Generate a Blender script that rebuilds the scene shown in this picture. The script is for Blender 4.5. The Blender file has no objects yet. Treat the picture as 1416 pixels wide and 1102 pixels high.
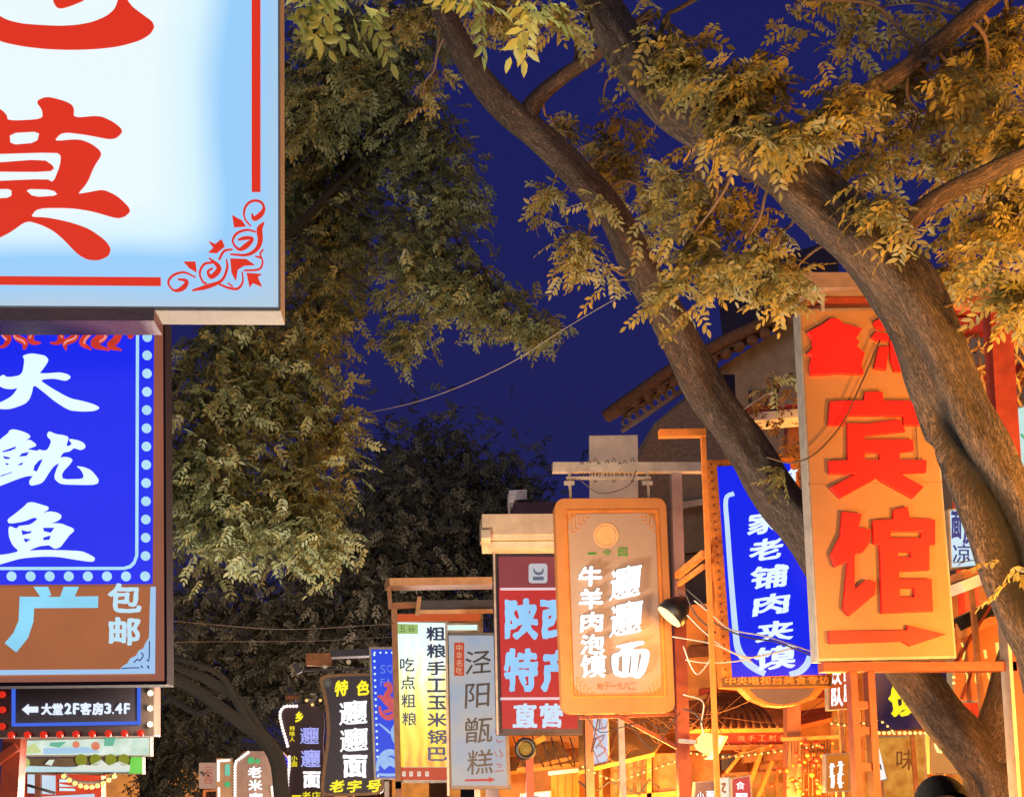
import bpy, bmesh, math, random
import numpy as np
from mathutils import Vector
from mathutils.geometry import tessellate_polygon
R = math.radians
random.seed(4); NR = np.random.default_rng(7)
S = bpy.context.scene; COL = S.collection

# ------------------------------------------------------------------ camera
F, CX, CY, W, H = 1500.0, 590.0, 821.0, 1416.0, 1102.0
PITCH = R(10); EYE = Vector((0, 0, 1.6))
cam = bpy.data.objects.new('camera', bpy.data.cameras.new('camera')); COL.objects.link(cam)
cam.location = EYE; cam.rotation_euler = (R(90) + PITCH, 0, 0)
cam.data.sensor_width = 36; cam.data.lens = 36 * F / W
cam.data.shift_x = (W / 2 - CX) / W; cam.data.shift_y = (CY - H / 2) / W
cam.data.clip_start = .05; cam.data.clip_end = 900
S.camera = cam

# ------------------------------------------------------------------ night sky
w = bpy.data.worlds.new('World'); S.world = w; w.use_nodes = True
nt = w.node_tree; bg = nt.nodes['Background']
sky = nt.nodes.new('ShaderNodeTexSky'); sky.sky_type = 'NISHITA'; sky.sun_disc = False
sky.sun_elevation = R(-4); sky.sun_rotation = R(200)
dusk = nt.nodes.new('ShaderNodeMix'); dusk.data_type = 'RGBA'; dusk.inputs[0].default_value = .06
dusk.inputs[6].default_value = (.0125, .0115, .112, 1)      # the deep indigo of the night air
tcs = nt.nodes.new('ShaderNodeTexCoord'); spx = nt.nodes.new('ShaderNodeSeparateXYZ'); nt.links.new(tcs.outputs['Generated'], spx.inputs[0])
grad = nt.nodes.new('ShaderNodeValToRGB'); nt.links.new(spx.outputs[2], grad.inputs[0])      # town glow low down, indigo above
grad.color_ramp.elements[0].position = .08; grad.color_ramp.elements[0].color = (.024, .021, .074, 1)
grad.color_ramp.elements[1].position = .5; grad.color_ramp.elements[1].color = (.0115, .0138, .106, 1)
hz = grad.color_ramp.elements.new(.25); hz.color = (.0150, .0160, .095, 1); nt.links.new(grad.outputs[0], dusk.inputs[6])
nt.links.new(sky.outputs[0], dusk.inputs[7]); nt.links.new(dusk.outputs[2], bg.inputs[0])
bg.inputs[1].default_value = 1.0

# even fill sun, added in place of street light behind the camera
sd = bpy.data.lights.new('night_fill', 'SUN'); sd.energy = 1.0; sd.angle = R(25); sd.color = (1, .9, .8)
so = bpy.data.objects.new('night_fill', sd); COL.objects.link(so)
so.rotation_euler = Vector((.25, .9, -.05)).to_track_quat('-Z', 'Y').to_euler()

S.view_settings.view_transform = 'Standard'; S.view_settings.look = 'None'
S.view_settings.exposure = 0; S.view_settings.gamma = 1
S.render.engine = 'CYCLES'
S.cycles.use_denoising = True; S.cycles.max_bounces = 6; S.cycles.sample_clamp_indirect = 4

# ------------------------------------------------------------------ helpers: space
def ray(px, py):
    x, y = (px - CX) / F, (CY - py) / F
    return Vector((x, math.cos(PITCH) - y * math.sin(PITCH), math.sin(PITCH) + y * math.cos(PITCH)))
def P(px, py, Y):
    d = ray(px, py); return EYE + d * (Y / d.y)
class Face:                                    # an upright plane in the street: depth Y at pixel (px,py), turned by yaw
    def __init__(s, px, py, Y, yaw=0):
        s.o = P(px, py, Y); a = R(yaw); s.n = Vector((math.sin(a), -math.cos(a), 0))
    def pt(s, px, py, off=0.0):
        d = ray(px, py); o = s.o + s.n * off
        return EYE + d * ((o - EYE).dot(s.n) / d.dot(s.n))

# ------------------------------------------------------------------ helpers: materials
def lin(c): return tuple(((v / 255) / 12.92 if v <= 10 else ((v / 255 + .055) / 1.055) ** 2.4) for v in c) + (1,)
MC = {}
def paint(name, rgb, rough=.6, metal=0, var=.18, scale=6, bump=.08):
    if name in MC: return MC[name]
    m = bpy.data.materials.new(name); m.use_nodes = True; t = m.node_tree; b = t.nodes['Principled BSDF']
    b.inputs['Roughness'].default_value = rough; b.inputs['Specular IOR Level'].default_value = .5 if rough < .8 else .12; b.inputs['Metallic'].default_value = metal
    c = lin(rgb)
    tc = t.nodes.new('ShaderNodeTexCoord')
    n = t.nodes.new('ShaderNodeTexNoise'); n.inputs['Scale'].default_value = scale; n.inputs['Detail'].default_value = 7
    n.inputs['Roughness'].default_value = .65
    t.links.new(tc.outputs['Object'], n.inputs['Vector'])
    r = t.nodes.new('ShaderNodeValToRGB'); t.links.new(n.outputs[0], r.inputs[0])
    r.color_ramp.elements[0].position = .3; r.color_ramp.elements[1].position = .7
    r.color_ramp.elements[0].color = tuple(v * (1 - var * 1.4) for v in c[:3]) + (1,)
    r.color_ramp.elements[1].color = tuple(min(1, v * (1 + var)) for v in c[:3]) + (1,)
    t.links.new(r.outputs[0], b.inputs['Base Color'])
    if bump:
        n2 = t.nodes.new('ShaderNodeTexNoise'); n2.inputs['Scale'].default_value = scale * 9; n2.inputs['Detail'].default_value = 5
        t.links.new(tc.outputs['Object'], n2.inputs['Vector'])
        u = t.nodes.new('ShaderNodeBump'); u.inputs['Strength'].default_value = bump; u.inputs['Distance'].default_value = .02
        t.links.new(n2.outputs[0], u.inputs['Height']); t.links.new(u.outputs[0], b.inputs['Normal'])
    MC[name] = m; return m
def lit(name, rgb, k=1.0, var=0.0, scale=3, sample=False, rgb2=None):
    if name in MC: return MC[name]
    m = bpy.data.materials.new(name); m.use_nodes = True; t = m.node_tree; b = t.nodes['Principled BSDF']
    c = lin(rgb); b.inputs['Base Color'].default_value = tuple(v * .02 for v in c[:3]) + (1,)
    b.inputs['Roughness'].default_value = .4; b.inputs['Specular IOR Level'].default_value = .15
    b.inputs['Emission Color'].default_value = c; b.inputs['Emission Strength'].default_value = k
    if var or rgb2:
        tc = t.nodes.new('ShaderNodeTexCoord')
        n = t.nodes.new('ShaderNodeTexNoise'); n.inputs['Scale'].default_value = scale; n.inputs['Detail'].default_value = 4
        t.links.new(tc.outputs['Object'], n.inputs['Vector'])
        r = t.nodes.new('ShaderNodeValToRGB'); t.links.new(n.outputs[0], r.inputs[0])
        r.color_ramp.elements[0].position = .35; r.color_ramp.elements[1].position = .65
        d = lin(rgb2) if rgb2 else c
        r.color_ramp.elements[0].color = tuple(v * (1 - var) for v in c[:3]) + (1,)
        r.color_ramp.elements[1].color = tuple(v * (1 + var) for v in d[:3]) + (1,)
        t.links.new(r.outputs[0], b.inputs['Emission Color'])
    if not sample: m.cycles.emission_sampling = 'NONE'
    MC[name] = m; return m
def bark(name, c0, c1, scar=False):
    if name in MC: return MC[name]
    m = bpy.data.materials.new(name); m.use_nodes = True; t = m.node_tree; b = t.nodes['Principled BSDF']
    b.inputs['Roughness'].default_value = .9
    uv = t.nodes.new('ShaderNodeUVMap')
    def fur(sx, sy, dis, det):
        mp = t.nodes.new('ShaderNodeMapping'); mp.inputs['Scale'].default_value = (sx, sy, 1); t.links.new(uv.outputs[0], mp.inputs[0])
        n = t.nodes.new('ShaderNodeTexNoise'); n.inputs['Scale'].default_value = 1; n.inputs['Detail'].default_value = det
        n.inputs['Roughness'].default_value = .62; n.inputs['Distortion'].default_value = dis
        t.links.new(mp.outputs[0], n.inputs['Vector']); return n.outputs[0]
    a, c = fur(52, 9, 1.1, 4), fur(150, 46, .3, 5); d = fur(4, 2.2, .2, 3)
    rg = t.nodes.new('ShaderNodeMath'); rg.operation = 'SUBTRACT'; t.links.new(a, rg.inputs[0]); rg.inputs[1].default_value = .5     # ridged furrows
    ab = t.nodes.new('ShaderNodeMath'); ab.operation = 'ABSOLUTE'; t.links.new(rg.outputs[0], ab.inputs[0])
    sm = t.nodes.new('ShaderNodeMath'); sm.operation = 'MULTIPLY_ADD'; sm.inputs[1].default_value = 3.2; t.links.new(ab.outputs[0], sm.inputs[0])
    t.links.new(c, sm.inputs[2])
    n2 = t.nodes.new('ShaderNodeMath'); n2.operation = 'MULTIPLY_ADD'; n2.inputs[1].default_value = .5; t.links.new(d, n2.inputs[0]); t.links.new(sm.outputs[0], n2.inputs[2])
    class n: outputs = [n2.outputs[0]]
    r = t.nodes.new('ShaderNodeValToRGB'); r.color_ramp.elements[0].position = .62; r.color_ramp.elements[1].position = 1.35 if 0 else 1.0
    sc1 = t.nodes.new('ShaderNodeMath'); sc1.operation = 'MULTIPLY'; sc1.inputs[1].default_value = .75; t.links.new(n2.outputs[0], sc1.inputs[0])
    r.color_ramp.elements[0].position = .52; r.color_ramp.elements[1].position = .92
    r.color_ramp.elements[0].color = c0 + (1,); r.color_ramp.elements[1].color = c1 + (1,)
    t.links.new(sc1.outputs[0], r.inputs[0]); out = r.outputs[0]
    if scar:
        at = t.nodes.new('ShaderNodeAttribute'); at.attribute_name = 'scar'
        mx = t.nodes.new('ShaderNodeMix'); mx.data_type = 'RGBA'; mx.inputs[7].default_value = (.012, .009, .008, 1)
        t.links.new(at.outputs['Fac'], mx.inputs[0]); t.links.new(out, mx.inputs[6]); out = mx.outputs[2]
    t.links.new(out, b.inputs['Base Color'])
    u = t.nodes.new('ShaderNodeBump'); u.inputs['Strength'].default_value = .95; u.inputs['Distance'].default_value = .034
    t.links.new(n.outputs[0], u.inputs['Height']); t.links.new(u.outputs[0], b.inputs['Normal'])
    MC[name] = m; return m
def leafmat(name, cols, trans=.35):
    if name in MC: return MC[name]
    m = bpy.data.materials.new(name); m.use_nodes = True; t = m.node_tree; b = t.nodes['Principled BSDF']
    b.inputs['Roughness'].default_value = .5
    g = t.nodes.new('ShaderNodeNewGeometry'); r = t.nodes.new('ShaderNodeValToRGB')
    while len(r.color_ramp.elements) < len(cols): r.color_ramp.elements.new(.5)
    for i, c in enumerate(cols):
        r.color_ramp.elements[i].position = i / (len(cols) - 1); r.color_ramp.elements[i].color = c + (1,)
    t.links.new(g.outputs['Random Per Island'], r.inputs[0]); t.links.new(r.outputs[0], b.inputs['Base Color'])
    tr = t.nodes.new('ShaderNodeBsdfTranslucent'); t.links.new(r.outputs[0], tr.inputs[0])
    mx = t.nodes.new('ShaderNodeMixShader'); mx.inputs[0].default_value = trans
    t.links.new(b.outputs[0], mx.inputs[1]); t.links.new(tr.outputs[0], mx.inputs[2])
    t.links.new(mx.outputs[0], t.nodes['Material Output'].inputs[0])
    MC[name] = m; return m

# ------------------------------------------------------------------ helpers: objects
def thing(name, label, cat, loc, group=None):
    o = bpy.data.objects.new(name, None); COL.objects.link(o); o.location = loc; o.empty_display_size = .1
    o['label'] = label; o['category'] = cat
    if group: o['group'] = group
    return o
def origin(o):
    v = Vector((0, 0, 0))
    while o is not None: v += o.location; o = o.parent
    return v
class MB:
    def __init__(s): s.v = []; s.f = []; s.smooth = set()
    def add(s, vs, fs, smooth=False):
        k = len(s.v); s.v += [Vector(p) for p in vs]
        for f in fs:
            if smooth: s.smooth.add(len(s.f))
            s.f.append(tuple(i + k for i in f))
        return s
    def bar(s, a, b, wd, dp=None):             # square timber or tube from a to b
        a, b = Vector(a), Vector(b); dp = wd if dp is None else dp
        x = (b - a).normalized(); up = Vector((0, 1, 0)) if abs(x.y) < .9 else Vector((0, 0, 1))
        u = x.cross(up).normalized() * wd / 2; v = u.cross(x).normalized() * dp / 2
        vs = [a - u - v, a + u - v, a + u + v, a - u + v, b - u - v, b + u - v, b + u + v, b - u + v]
        return s.add(vs, [(0, 3, 2, 1), (4, 5, 6, 7), (0, 1, 5, 4), (1, 2, 6, 5), (2, 3, 7, 6), (3, 0, 4, 7)])
    def box(s, lo, hi):
        (x0, y0, z0), (x1, y1, z1) = lo, hi
        vs = [(x0, y0, z0), (x1, y0, z0), (x1, y1, z0), (x0, y1, z0), (x0, y0, z1), (x1, y0, z1), (x1, y1, z1), (x0, y1, z1)]
        return s.add(vs, [(0, 3, 2, 1), (4, 5, 6, 7), (0, 1, 5, 4), (1, 2, 6, 5), (2, 3, 7, 6), (3, 0, 4, 7)])
    def tube(s, pts, rad, seg=6, closed=False):
        pts = [Vector(p) for p in pts]; n = len(pts); rad = [rad] * n if not hasattr(rad, '__len__') else rad
        vs = []; fs = []
        for i, p in enumerate(pts):
            d = (pts[(i + 1) % n] - pts[i - 1]) if closed else (pts[min(i + 1, n - 1)] - pts[max(i - 1, 0)])
            d.normalize(); up = Vector((0, 1, 0)) if abs(d.y) < .9 else Vector((1, 0, 0))
            u = d.cross(up).normalized(); v = d.cross(u)
            for k in range(seg):
                a = 2 * math.pi * k / seg; vs.append(p + (u * math.cos(a) + v * math.sin(a)) * rad[i])
        for i in range(n if closed else n - 1):
            j = (i + 1) % n
            for k in range(seg): fs.append((i * seg + k, i * seg + (k + 1) % seg, j * seg + (k + 1) % seg, j * seg + k))
        if not closed: fs += [tuple(range(seg))[::-1], tuple((n - 1) * seg + k for k in range(seg))]
        return s.add(vs, fs, True)
    def lathe(s, c, axis, prof, seg=12):       # prof: (distance along axis, radius)
        c = Vector(c); x = Vector(axis).normalized(); up = Vector((0, 0, 1)) if abs(x.z) < .9 else Vector((1, 0, 0))
        u = x.cross(up).normalized(); v = x.cross(u); vs = []; fs = []
        for h, r in prof:
            for k in range(seg):
                a = 2 * math.pi * k / seg; vs.append(c + x * h + (u * math.cos(a) + v * math.sin(a)) * max(r, 1e-4))
        for i in range(len(prof) - 1):
            for k in range(seg): fs.append((i * seg + k, i * seg + (k + 1) % seg, (i + 1) * seg + (k + 1) % seg, (i + 1) * seg + k))
        fs += [tuple(range(seg))[::-1], tuple((len(prof) - 1) * seg + k for k in range(seg))]
        return s.add(vs, fs, True)
    def shape(s, fc, loops, off, back):        # filled outline (first loop, then holes) on a Face, given in photo pixels
        if isinstance(loops[0], Rib):
            L, Q = loops[0]; n = len(L); dv = fc.n * (back - off)
            a = [fc.pt(*p, off) for p in L]; b = [fc.pt(*p, off) for p in Q]
            fs = []
            for i in range(n - 1): fs += [(i, i + 1, n + i + 1, n + i), (i, 2 * n + i, 2 * n + i + 1, i + 1), (n + i, n + i + 1, 3 * n + i + 1, 3 * n + i)]
            fs += [(0, n, 3 * n, 2 * n), (n - 1, 3 * n - 1, 4 * n - 1, 2 * n - 1)]
            return s.add(a + b + [p + dv for p in a] + [p + dv for p in b], fs)
        loops = [[(p[0], p[1]) for p in l] for l in loops]
        if abs(area(loops[0])) < 1e-6: return s
        flat = [p for l in loops for p in l]; n = len(flat)
        tri = tessellate_polygon([[Vector((p[0], p[1], 0)) for p in l] for l in loops])
        fs = []
        for t in tri:
            a, b, c = (flat[i] for i in t)
            if (b[0] - a[0]) * (c[1] - a[1]) - (b[1] - a[1]) * (c[0] - a[0]) < 0: t = (t[0], t[2], t[1])
            fs.append(tuple(t)[::-1])
        front = [fc.pt(p[0], p[1], off) for p in flat]; dv = fc.n * (back - off)
        rear = [p + dv for p in front]; vs = front + rear; k = 0
        fs += [tuple(i + n for i in f)[::-1] for f in fs]
        for li, l in enumerate(loops):
            m = len(l); sgn = area(l) > 0
            if li: sgn = not sgn
            for i in range(m):
                a, b = k + i, k + (i + 1) % m
                fs.append((a, b, b + n, a + n) if sgn else (b, a, a + n, b + n))
            k += m
        return s.add(vs, fs)
    def build(s, name, mat, parent=None, label=None, bevel=0):
        me = bpy.data.meshes.new(name); o0 = origin(parent) if parent is not None else Vector((0, 0, 0))
        me.from_pydata([tuple(p - o0) for p in s.v], [], s.f)
        for i in s.smooth:
            if i < len(me.polygons): me.polygons[i].use_smooth = True
        me.materials.append(mat); me.update()
        o = bpy.data.objects.new(name, me); COL.objects.link(o)
        if parent is not None: o.parent = parent
        if label: o['label'] = label
        if bevel:
            bv = o.modifiers.new('bevel', 'BEVEL'); bv.width = bevel; bv.segments = 2; bv.limit_method = 'ANGLE'; bv.angle_limit = R(50)
        return o
def area(l): return sum(l[i - 1][0] * l[i][1] - l[i][0] * l[i - 1][1] for i in range(len(l))) / 2
def top(o, label, cat, group=None):
    o['label'] = label; o['category'] = cat
    if group: o['group'] = group
    return o
def setting(o): o['kind'] = 'structure'; return o
def stuff(o): o['kind'] = 'stuff'; return o
def sc(pts, k, ox, oy): return [(ox + p[0] * k, oy + p[1] * k) + tuple(p[2:]) for p in pts]
def smooth(pts, it=2):                         # Chaikin corner cutting of a closed outline
    for _ in range(it):
        out = []
        for i in range(len(pts)):
            a, b = pts[i], pts[(i + 1) % len(pts)]
            out += [(a[0] * .8 + b[0] * .2, a[1] * .8 + b[1] * .2), (a[0] * .2 + b[0] * .8, a[1] * .2 + b[1] * .8)]
        pts = out
    return pts
def cr(pts, n=6):                              # Catmull-Rom through points of any dimension
    pts = [np.array(p, float) for p in pts]; q = [2 * pts[0] - pts[1]] + pts + [2 * pts[-1] - pts[-2]]; out = []
    for i in range(1, len(q) - 2):
        for k in range(n):
            t = k / n; a, b, c, d = q[i - 1:i + 3]
            out.append(.5 * (2 * b + (c - a) * t + (2 * a - 5 * b + 4 * c - d) * t * t + (3 * b - a - 3 * c + d) * t ** 3))
    out.append(pts[-1]); return out
class Rib(tuple): pass                         # two matching edges of a stroke
def ribbon(pts, n=5):                          # (x, y, width) polyline -> outline
    q = cr(pts, n); L = []; Rr = []
    for i, p in enumerate(q):
        a, b = q[max(i - 1, 0)], q[min(i + 1, len(q) - 1)]; d = b[:2] - a[:2]; l = np.hypot(*d) or 1
        m = np.array((-d[1], d[0])) / l * max(p[2], .3) / 2; L.append(tuple(p[:2] + m)); Rr.append(tuple(p[:2] - m))
    return Rib((L, Rr))
def rrect(x0, y0, x1, y1, r=0, n=5):
    if r <= 0: return [(x0, y0), (x1, y0), (x1, y1), (x0, y1)]
    out = []
    for cx, cy, a0 in ((x1 - r, y0 + r, -90), (x1 - r, y1 - r, 0), (x0 + r, y1 - r, 90), (x0 + r, y0 + r, 180)):
        for k in range(n + 1):
            a = R(a0 + 90 * k / n); out.append((cx + r * math.cos(a), cy + r * math.sin(a)))
    return out
def quad(tl, tr, br, bl, r=0, x0=0, y0=0, x1=1, y1=1):   # a (rounded) rectangle given in fractions of a four-cornered face
    wd = math.dist(tl, tr); ht = math.dist(tl, bl); out = []
    for x, y in rrect(x0 * wd, y0 * ht, x1 * wd, y1 * ht, r):
        u, v = x / wd, y / ht
        out.append(tuple(tl[i] * (1 - u) * (1 - v) + tr[i] * u * (1 - v) + br[i] * u * v + bl[i] * (1 - u) * v for i in (0, 1)))
    return out
def disc(cx, cy, r, n=14): return [(cx + r * math.cos(2 * math.pi * k / n), cy + r * math.sin(2 * math.pi * k / n)) for k in range(n)]
GC = {}
def outline(ch):
    c = bpy.data.curves.new('glyph', 'FONT'); c.body = ch; c.resolution_u = 4
    o = bpy.data.objects.new('glyph', c); COL.objects.link(o); bpy.context.view_layer.update()
    ev = o.evaluated_get(bpy.context.evaluated_depsgraph_get()); m = ev.to_mesh()
    vs = [(v.co.x, v.co.y) for v in m.vertices]; fs = [tuple(p.vertices) for p in m.polygons]
    ev.to_mesh_clear(); bpy.data.objects.remove(o); bpy.data.curves.remove(c)
    cnt = {}
    for f in fs:
        for i in range(len(f)):
            e = tuple(sorted((f[i - 1], f[i]))); cnt[e] = cnt.get(e, 0) + 1
    return vs, fs, [(f[i - 1], f[i]) for f in fs for i in range(len(f)) if cnt[tuple(sorted((f[i - 1], f[i])))] == 1]
def glyph(ch, bold, res=0):
    """faces of one character in a unit box; res > 0 thickens and rounds the strokes like a brush (distance field + marching squares)"""
    k = (ch, bold, res)
    if k in GC: return GC[k]
    vs, fs, edge = outline(ch)
    if res:
        A = np.array([vs[a] for a, b in edge]); B = np.array([vs[b] for a, b in edge]); lo = A.min(0) - .06; hi = A.max(0) + .06
        nx = res; ny = max(6, int(res * (hi[1] - lo[1]) / (hi[0] - lo[0])))
        X, Yg = np.meshgrid(np.linspace(lo[0], hi[0], nx), np.linspace(lo[1], hi[1], ny)); Q = np.stack([X.ravel(), Yg.ravel()], 1)
        dmin = np.full(len(Q), 9.0); ins = np.zeros(len(Q), bool)
        for a, b in zip(A, B):
            ab = b - a; L2 = ab @ ab
            if L2 < 1e-12: continue
            t = np.clip(((Q - a) @ ab) / L2, 0, 1); dmin = np.minimum(dmin, ((Q - a - t[:, None] * ab) ** 2).sum(1))
            if a[1] != b[1]:
                cond = (a[1] > Q[:, 1]) != (b[1] > Q[:, 1]); ins ^= cond & (Q[:, 0] < (b[0] - a[0]) * (Q[:, 1] - a[1]) / (b[1] - a[1]) + a[0])
        wob = 1 + .45 * np.sin(Q[:, 0] * 17 + Q[:, 1] * 5 + ord(ch) % 7) * np.sin(Q[:, 1] * 13 - Q[:, 0] * 4 + ord(ch) % 5)
        f = (np.where(ins, -1, 1) * np.sqrt(dmin) - bold * wob).reshape(ny, nx); f[0] = f[-1] = 1; f[:, 0] = f[:, -1] = 1
        vid = {}; vs = []; fs = []; edge = []
        def V(key, p):
            if key not in vid: vid[key] = len(vs); vs.append(p)
            return vid[key]
        gx = np.linspace(lo[0], hi[0], nx); gy = np.linspace(lo[1], hi[1], ny)
        for r in range(ny - 1):
            run = None
            for c in range(nx):
                full = c < nx - 1 and f[r, c] < 0 and f[r, c + 1] < 0 and f[r + 1, c] < 0 and f[r + 1, c + 1] < 0
                if full and run is None: run = c
                if not full and run is not None:
                    fs.append((V((r, run), (gx[run], gy[r])), V((r, c), (gx[c], gy[r])), V((r + 1, c), (gx[c], gy[r + 1])), V((r + 1, run), (gx[run], gy[r + 1])))); run = None
                if full or c == nx - 1: continue
                co = [(r, c), (r, c + 1), (r + 1, c + 1), (r + 1, c)]; poly = []; cut = []
                for q in range(4):
                    a, b = co[q], co[(q + 1) % 4]; fa, fb = f[a], f[b]
                    if fa < 0: poly.append(V(a, (gx[a[1]], gy[a[0]])))
                    if (fa < 0) != (fb < 0):
                        t = fa / (fa - fb); e_ = V(tuple(sorted((a, b))), (gx[a[1]] + (gx[b[1]] - gx[a[1]]) * t, gy[a[0]] + (gy[b[0]] - gy[a[0]]) * t)); poly.append(e_); cut.append((e_, fa < 0))
                if len(poly) >= 3: fs.append(tuple(poly))
                if len(cut) == 2: edge.append((cut[0][0], cut[1][0]) if cut[0][1] else (cut[1][0], cut[0][0]))
    xs = [v[0] for v in vs]; ys = [v[1] for v in vs]; x0, x1, y0, y1 = min(xs), max(xs), min(ys), max(ys)
    vs = [((x - x0) / (x1 - x0), (y1 - y) / (y1 - y0)) for x, y in vs]
    GC[k] = (vs, fs, edge); return GC[k]
def write(mb, fc, ch, x0, y0, x1, y1, off=.012, back=.0, bold=.02, sx=0, sy=0):   # one character filling a pixel box, sheared by sx, sy
    if ch == '一': y0, y1 = y0 + (y1 - y0) * .42, y0 + (y1 - y0) * .58
    sz = max(x1 - x0, y1 - y0)
    vs, fs, edge = glyph(ch, bold, 0 if sz < 13 else 84 if sz > 24 else 48); n = len(vs)
    px = [(x0 + u * (x1 - x0) + sx * (v - .5), y0 + v * (y1 - y0) + sy * (u - .5)) for u, v in vs]
    front = [fc.pt(a, b, off) for a, b in px]; dv = fc.n * (back - off)
    mb.add(front + [p + dv for p in front], list(fs) + [(a, a + n, b + n, b) for a, b in edge])
def column(mb, fc, s, xc, wd, y0, y1, gap=.12, lean=0, **k):   # characters top to bottom
    h = (y1 - y0) / len(s)
    for i, ch in enumerate(s):
        x = xc + lean * (i / max(1, len(s) - 1)); write(mb, fc, ch, x - wd / 2, y0 + h * (i + gap / 2), x + wd / 2, y0 + h * (i + 1 - gap / 2), **k)
def row(mb, fc, s, x0, x1, y0, y1, gap=.1, rise=0, **k):
    wd = (x1 - x0) / len(s)
    for i, ch in enumerate(s):
        dy = rise * i / max(1, len(s) - 1); write(mb, fc, ch, x0 + wd * (i + gap / 2), y0 + dy, x0 + wd * (i + 1 - gap / 2), y1 + dy, **k)
BM = {}
def bulbs(parent, fc, pts, r, mat, off=.02, name='bulb'):   # each bulb of a border is a mesh object of its own
    key = (name, mat.name)
    if key not in BM:
        m = MB().lathe((0, 0, 0), (0, -1, 0), [(-.9, .45), (-.5, .9), (0, 1), (.5, .87), (.87, .5), (1, .02)], 8)
        o = m.build(name, mat); BM[key] = o.data; bpy.data.objects.remove(o)
    o0 = origin(parent)
    for x, y in pts:
        o = bpy.data.objects.new(name, BM[key]); COL.objects.link(o); o.parent = parent
        p = fc.pt(x, y, off); o.location = p - o0; k = r * p.y / F; o.scale = (k, k, k)
def along(pts, step):
    out = []; acc = 0
    for (x0, y0), (x1, y1) in zip(pts, pts[1:]):
        l = math.hypot(x1 - x0, y1 - y0); t = acc
        while t < l: out.append((x0 + (x1 - x0) * t / l, y0 + (y1 - y0) * t / l)); t += step
        acc = t - l
    return out
def lamp(name, loc, watt, col, r=.08, spot=None, aim=None, blend=.6):
    d = bpy.data.lights.new(name, 'SPOT' if spot else 'POINT'); d.energy = watt; d.color = col; d.shadow_soft_size = r
    o = bpy.data.objects.new(name, d); COL.objects.link(o); o.location = loc
    if spot: d.spot_size = R(spot); d.spot_blend = blend; o.rotation_euler = (Vector(aim) - Vector(loc)).to_track_quat('-Z', 'Y').to_euler()
    return o
def foot(p, z=0): return Vector((p.x, p.y, z))

# ------------------------------------------------------------------ materials
steel = paint('weathered_steel', (150, 140, 132), .5, .3, .2, 10)
white_steel = paint('white_steel', (205, 205, 205), .45, .1, .1, 8)
dark = paint('dark_frame', (38, 32, 48), .5, .2, .2, 8)
brownframe = paint('brown_frame', (120, 72, 58), .55, .1, .2, 8)
redpaint = paint('red_painted_steel', (128, 48, 26), .5, .1, .25, 7)
orangepaint = paint('orange_painted_steel', (214, 122, 50), .5, .1, .2, 9)
cream = paint('cream_panel', (142, 102, 66), .5, 0, .07, 3, .03)
redletter = paint('red_letter', (206, 20, 18), .5, 0, .06, 5, .02)
wood = paint('old_wood', (150, 96, 54), .7, 0, .35, 9, .2)
redwood = paint('red_wood', (160, 46, 28), .6, 0, .25, 9, .15)
canvas = paint('awning_canvas', (214, 140, 70), .8, 0, .25, 5, .3)
black = paint('black_plastic', (22, 20, 22), .45, 0, .2, 9)
wirem = paint('cable_rubber', (60, 52, 50), .6, 0, .1, 9)
palewire = paint('pale_cable', (190, 180, 165), .6, 0, .1, 9)
tilem = paint('roof_tile', (84, 74, 76), .8, 0, .35, 14, .3)
wallm = paint('plaster_wall', (176, 160, 140), .85, 0, .2, 5, .2)
brickm = paint('grey_brick', (96, 88, 88), .9, 0, .3, 20, .3)
whiteE = lit('white_glow', (255, 255, 255), 1.25)
paleE = lit('pale_blue_glow', (215, 245, 252), 1.0)
yelE = lit('yellow_glow', (255, 236, 40), 1.1)
warmE = lit('warm_bulb_glow', (255, 214, 120), 1.6)
wbulbE = lit('white_bulb_glow', (255, 236, 225), 1.5)
blueE = lit('blue_glow', (28, 42, 238), 1.0, .03)
redE = lit('red_print_glow', (222, 52, 32), 1.0)

# ------------------------------------------------------------------ ground and street
m = MB(); m.add([(-80, -20, 0), (80, -20, 0), (80, 160, 0), (-80, 160, 0)], [(0, 1, 2, 3)]); setting(m.build('ground', paint('earth', (70, 66, 62), .9)))
m = MB(); m.add([(-1.9, -12, .004), (2.1, -12, .004), (2.1, 120, .004), (-1.9, 120, .004)], [(0, 1, 2, 3)]); setting(m.build('road', paint('asphalt', (66, 64, 66), .7, 0, .2, 20, .2)))
for x0, x1, nm in ((-5, -1.9, 'pavement'), (2.1, 8, 'pavement')):
    m = MB().box((x0, -12, 0.004), (x1, 120, .13)); setting(m.build(nm, paint('paving_stone', (128, 122, 116), .8, 0, .2, 12, .2)))

# ------------------------------------------------------------------ 1 large white lightbox, upper left
fc = Face(388, 430, 3.2)
t = thing('lightbox_sign', 'huge white and pale blue lit sign with red characters and a scrolled red corner', 'sign', fc.pt(150, 425))
MB().shape(fc, [[(-420, -420), (387, -420), (388, 430), (-420, 426)]], 0, -.11).build('cabinet', paint('sign_case', (134, 130, 128), .8, 0, .1, 8), t, bevel=.004)
pm = bpy.data.materials.new('backlit_acrylic'); pm.use_nodes = True; pt_ = pm.node_tree; b = pt_.nodes['Principled BSDF']
g = pt_.nodes.new('ShaderNodeNewGeometry'); sp = pt_.nodes.new('ShaderNodeSeparateXYZ'); pt_.links.new(g.outputs['Position'], sp.inputs[0])
c0 = fc.pt(385, 424)
nz = pt_.nodes.new('ShaderNodeTexNoise'); nz.inputs['Scale'].default_value = 3.5; nz.inputs['Detail'].default_value = 1
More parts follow.
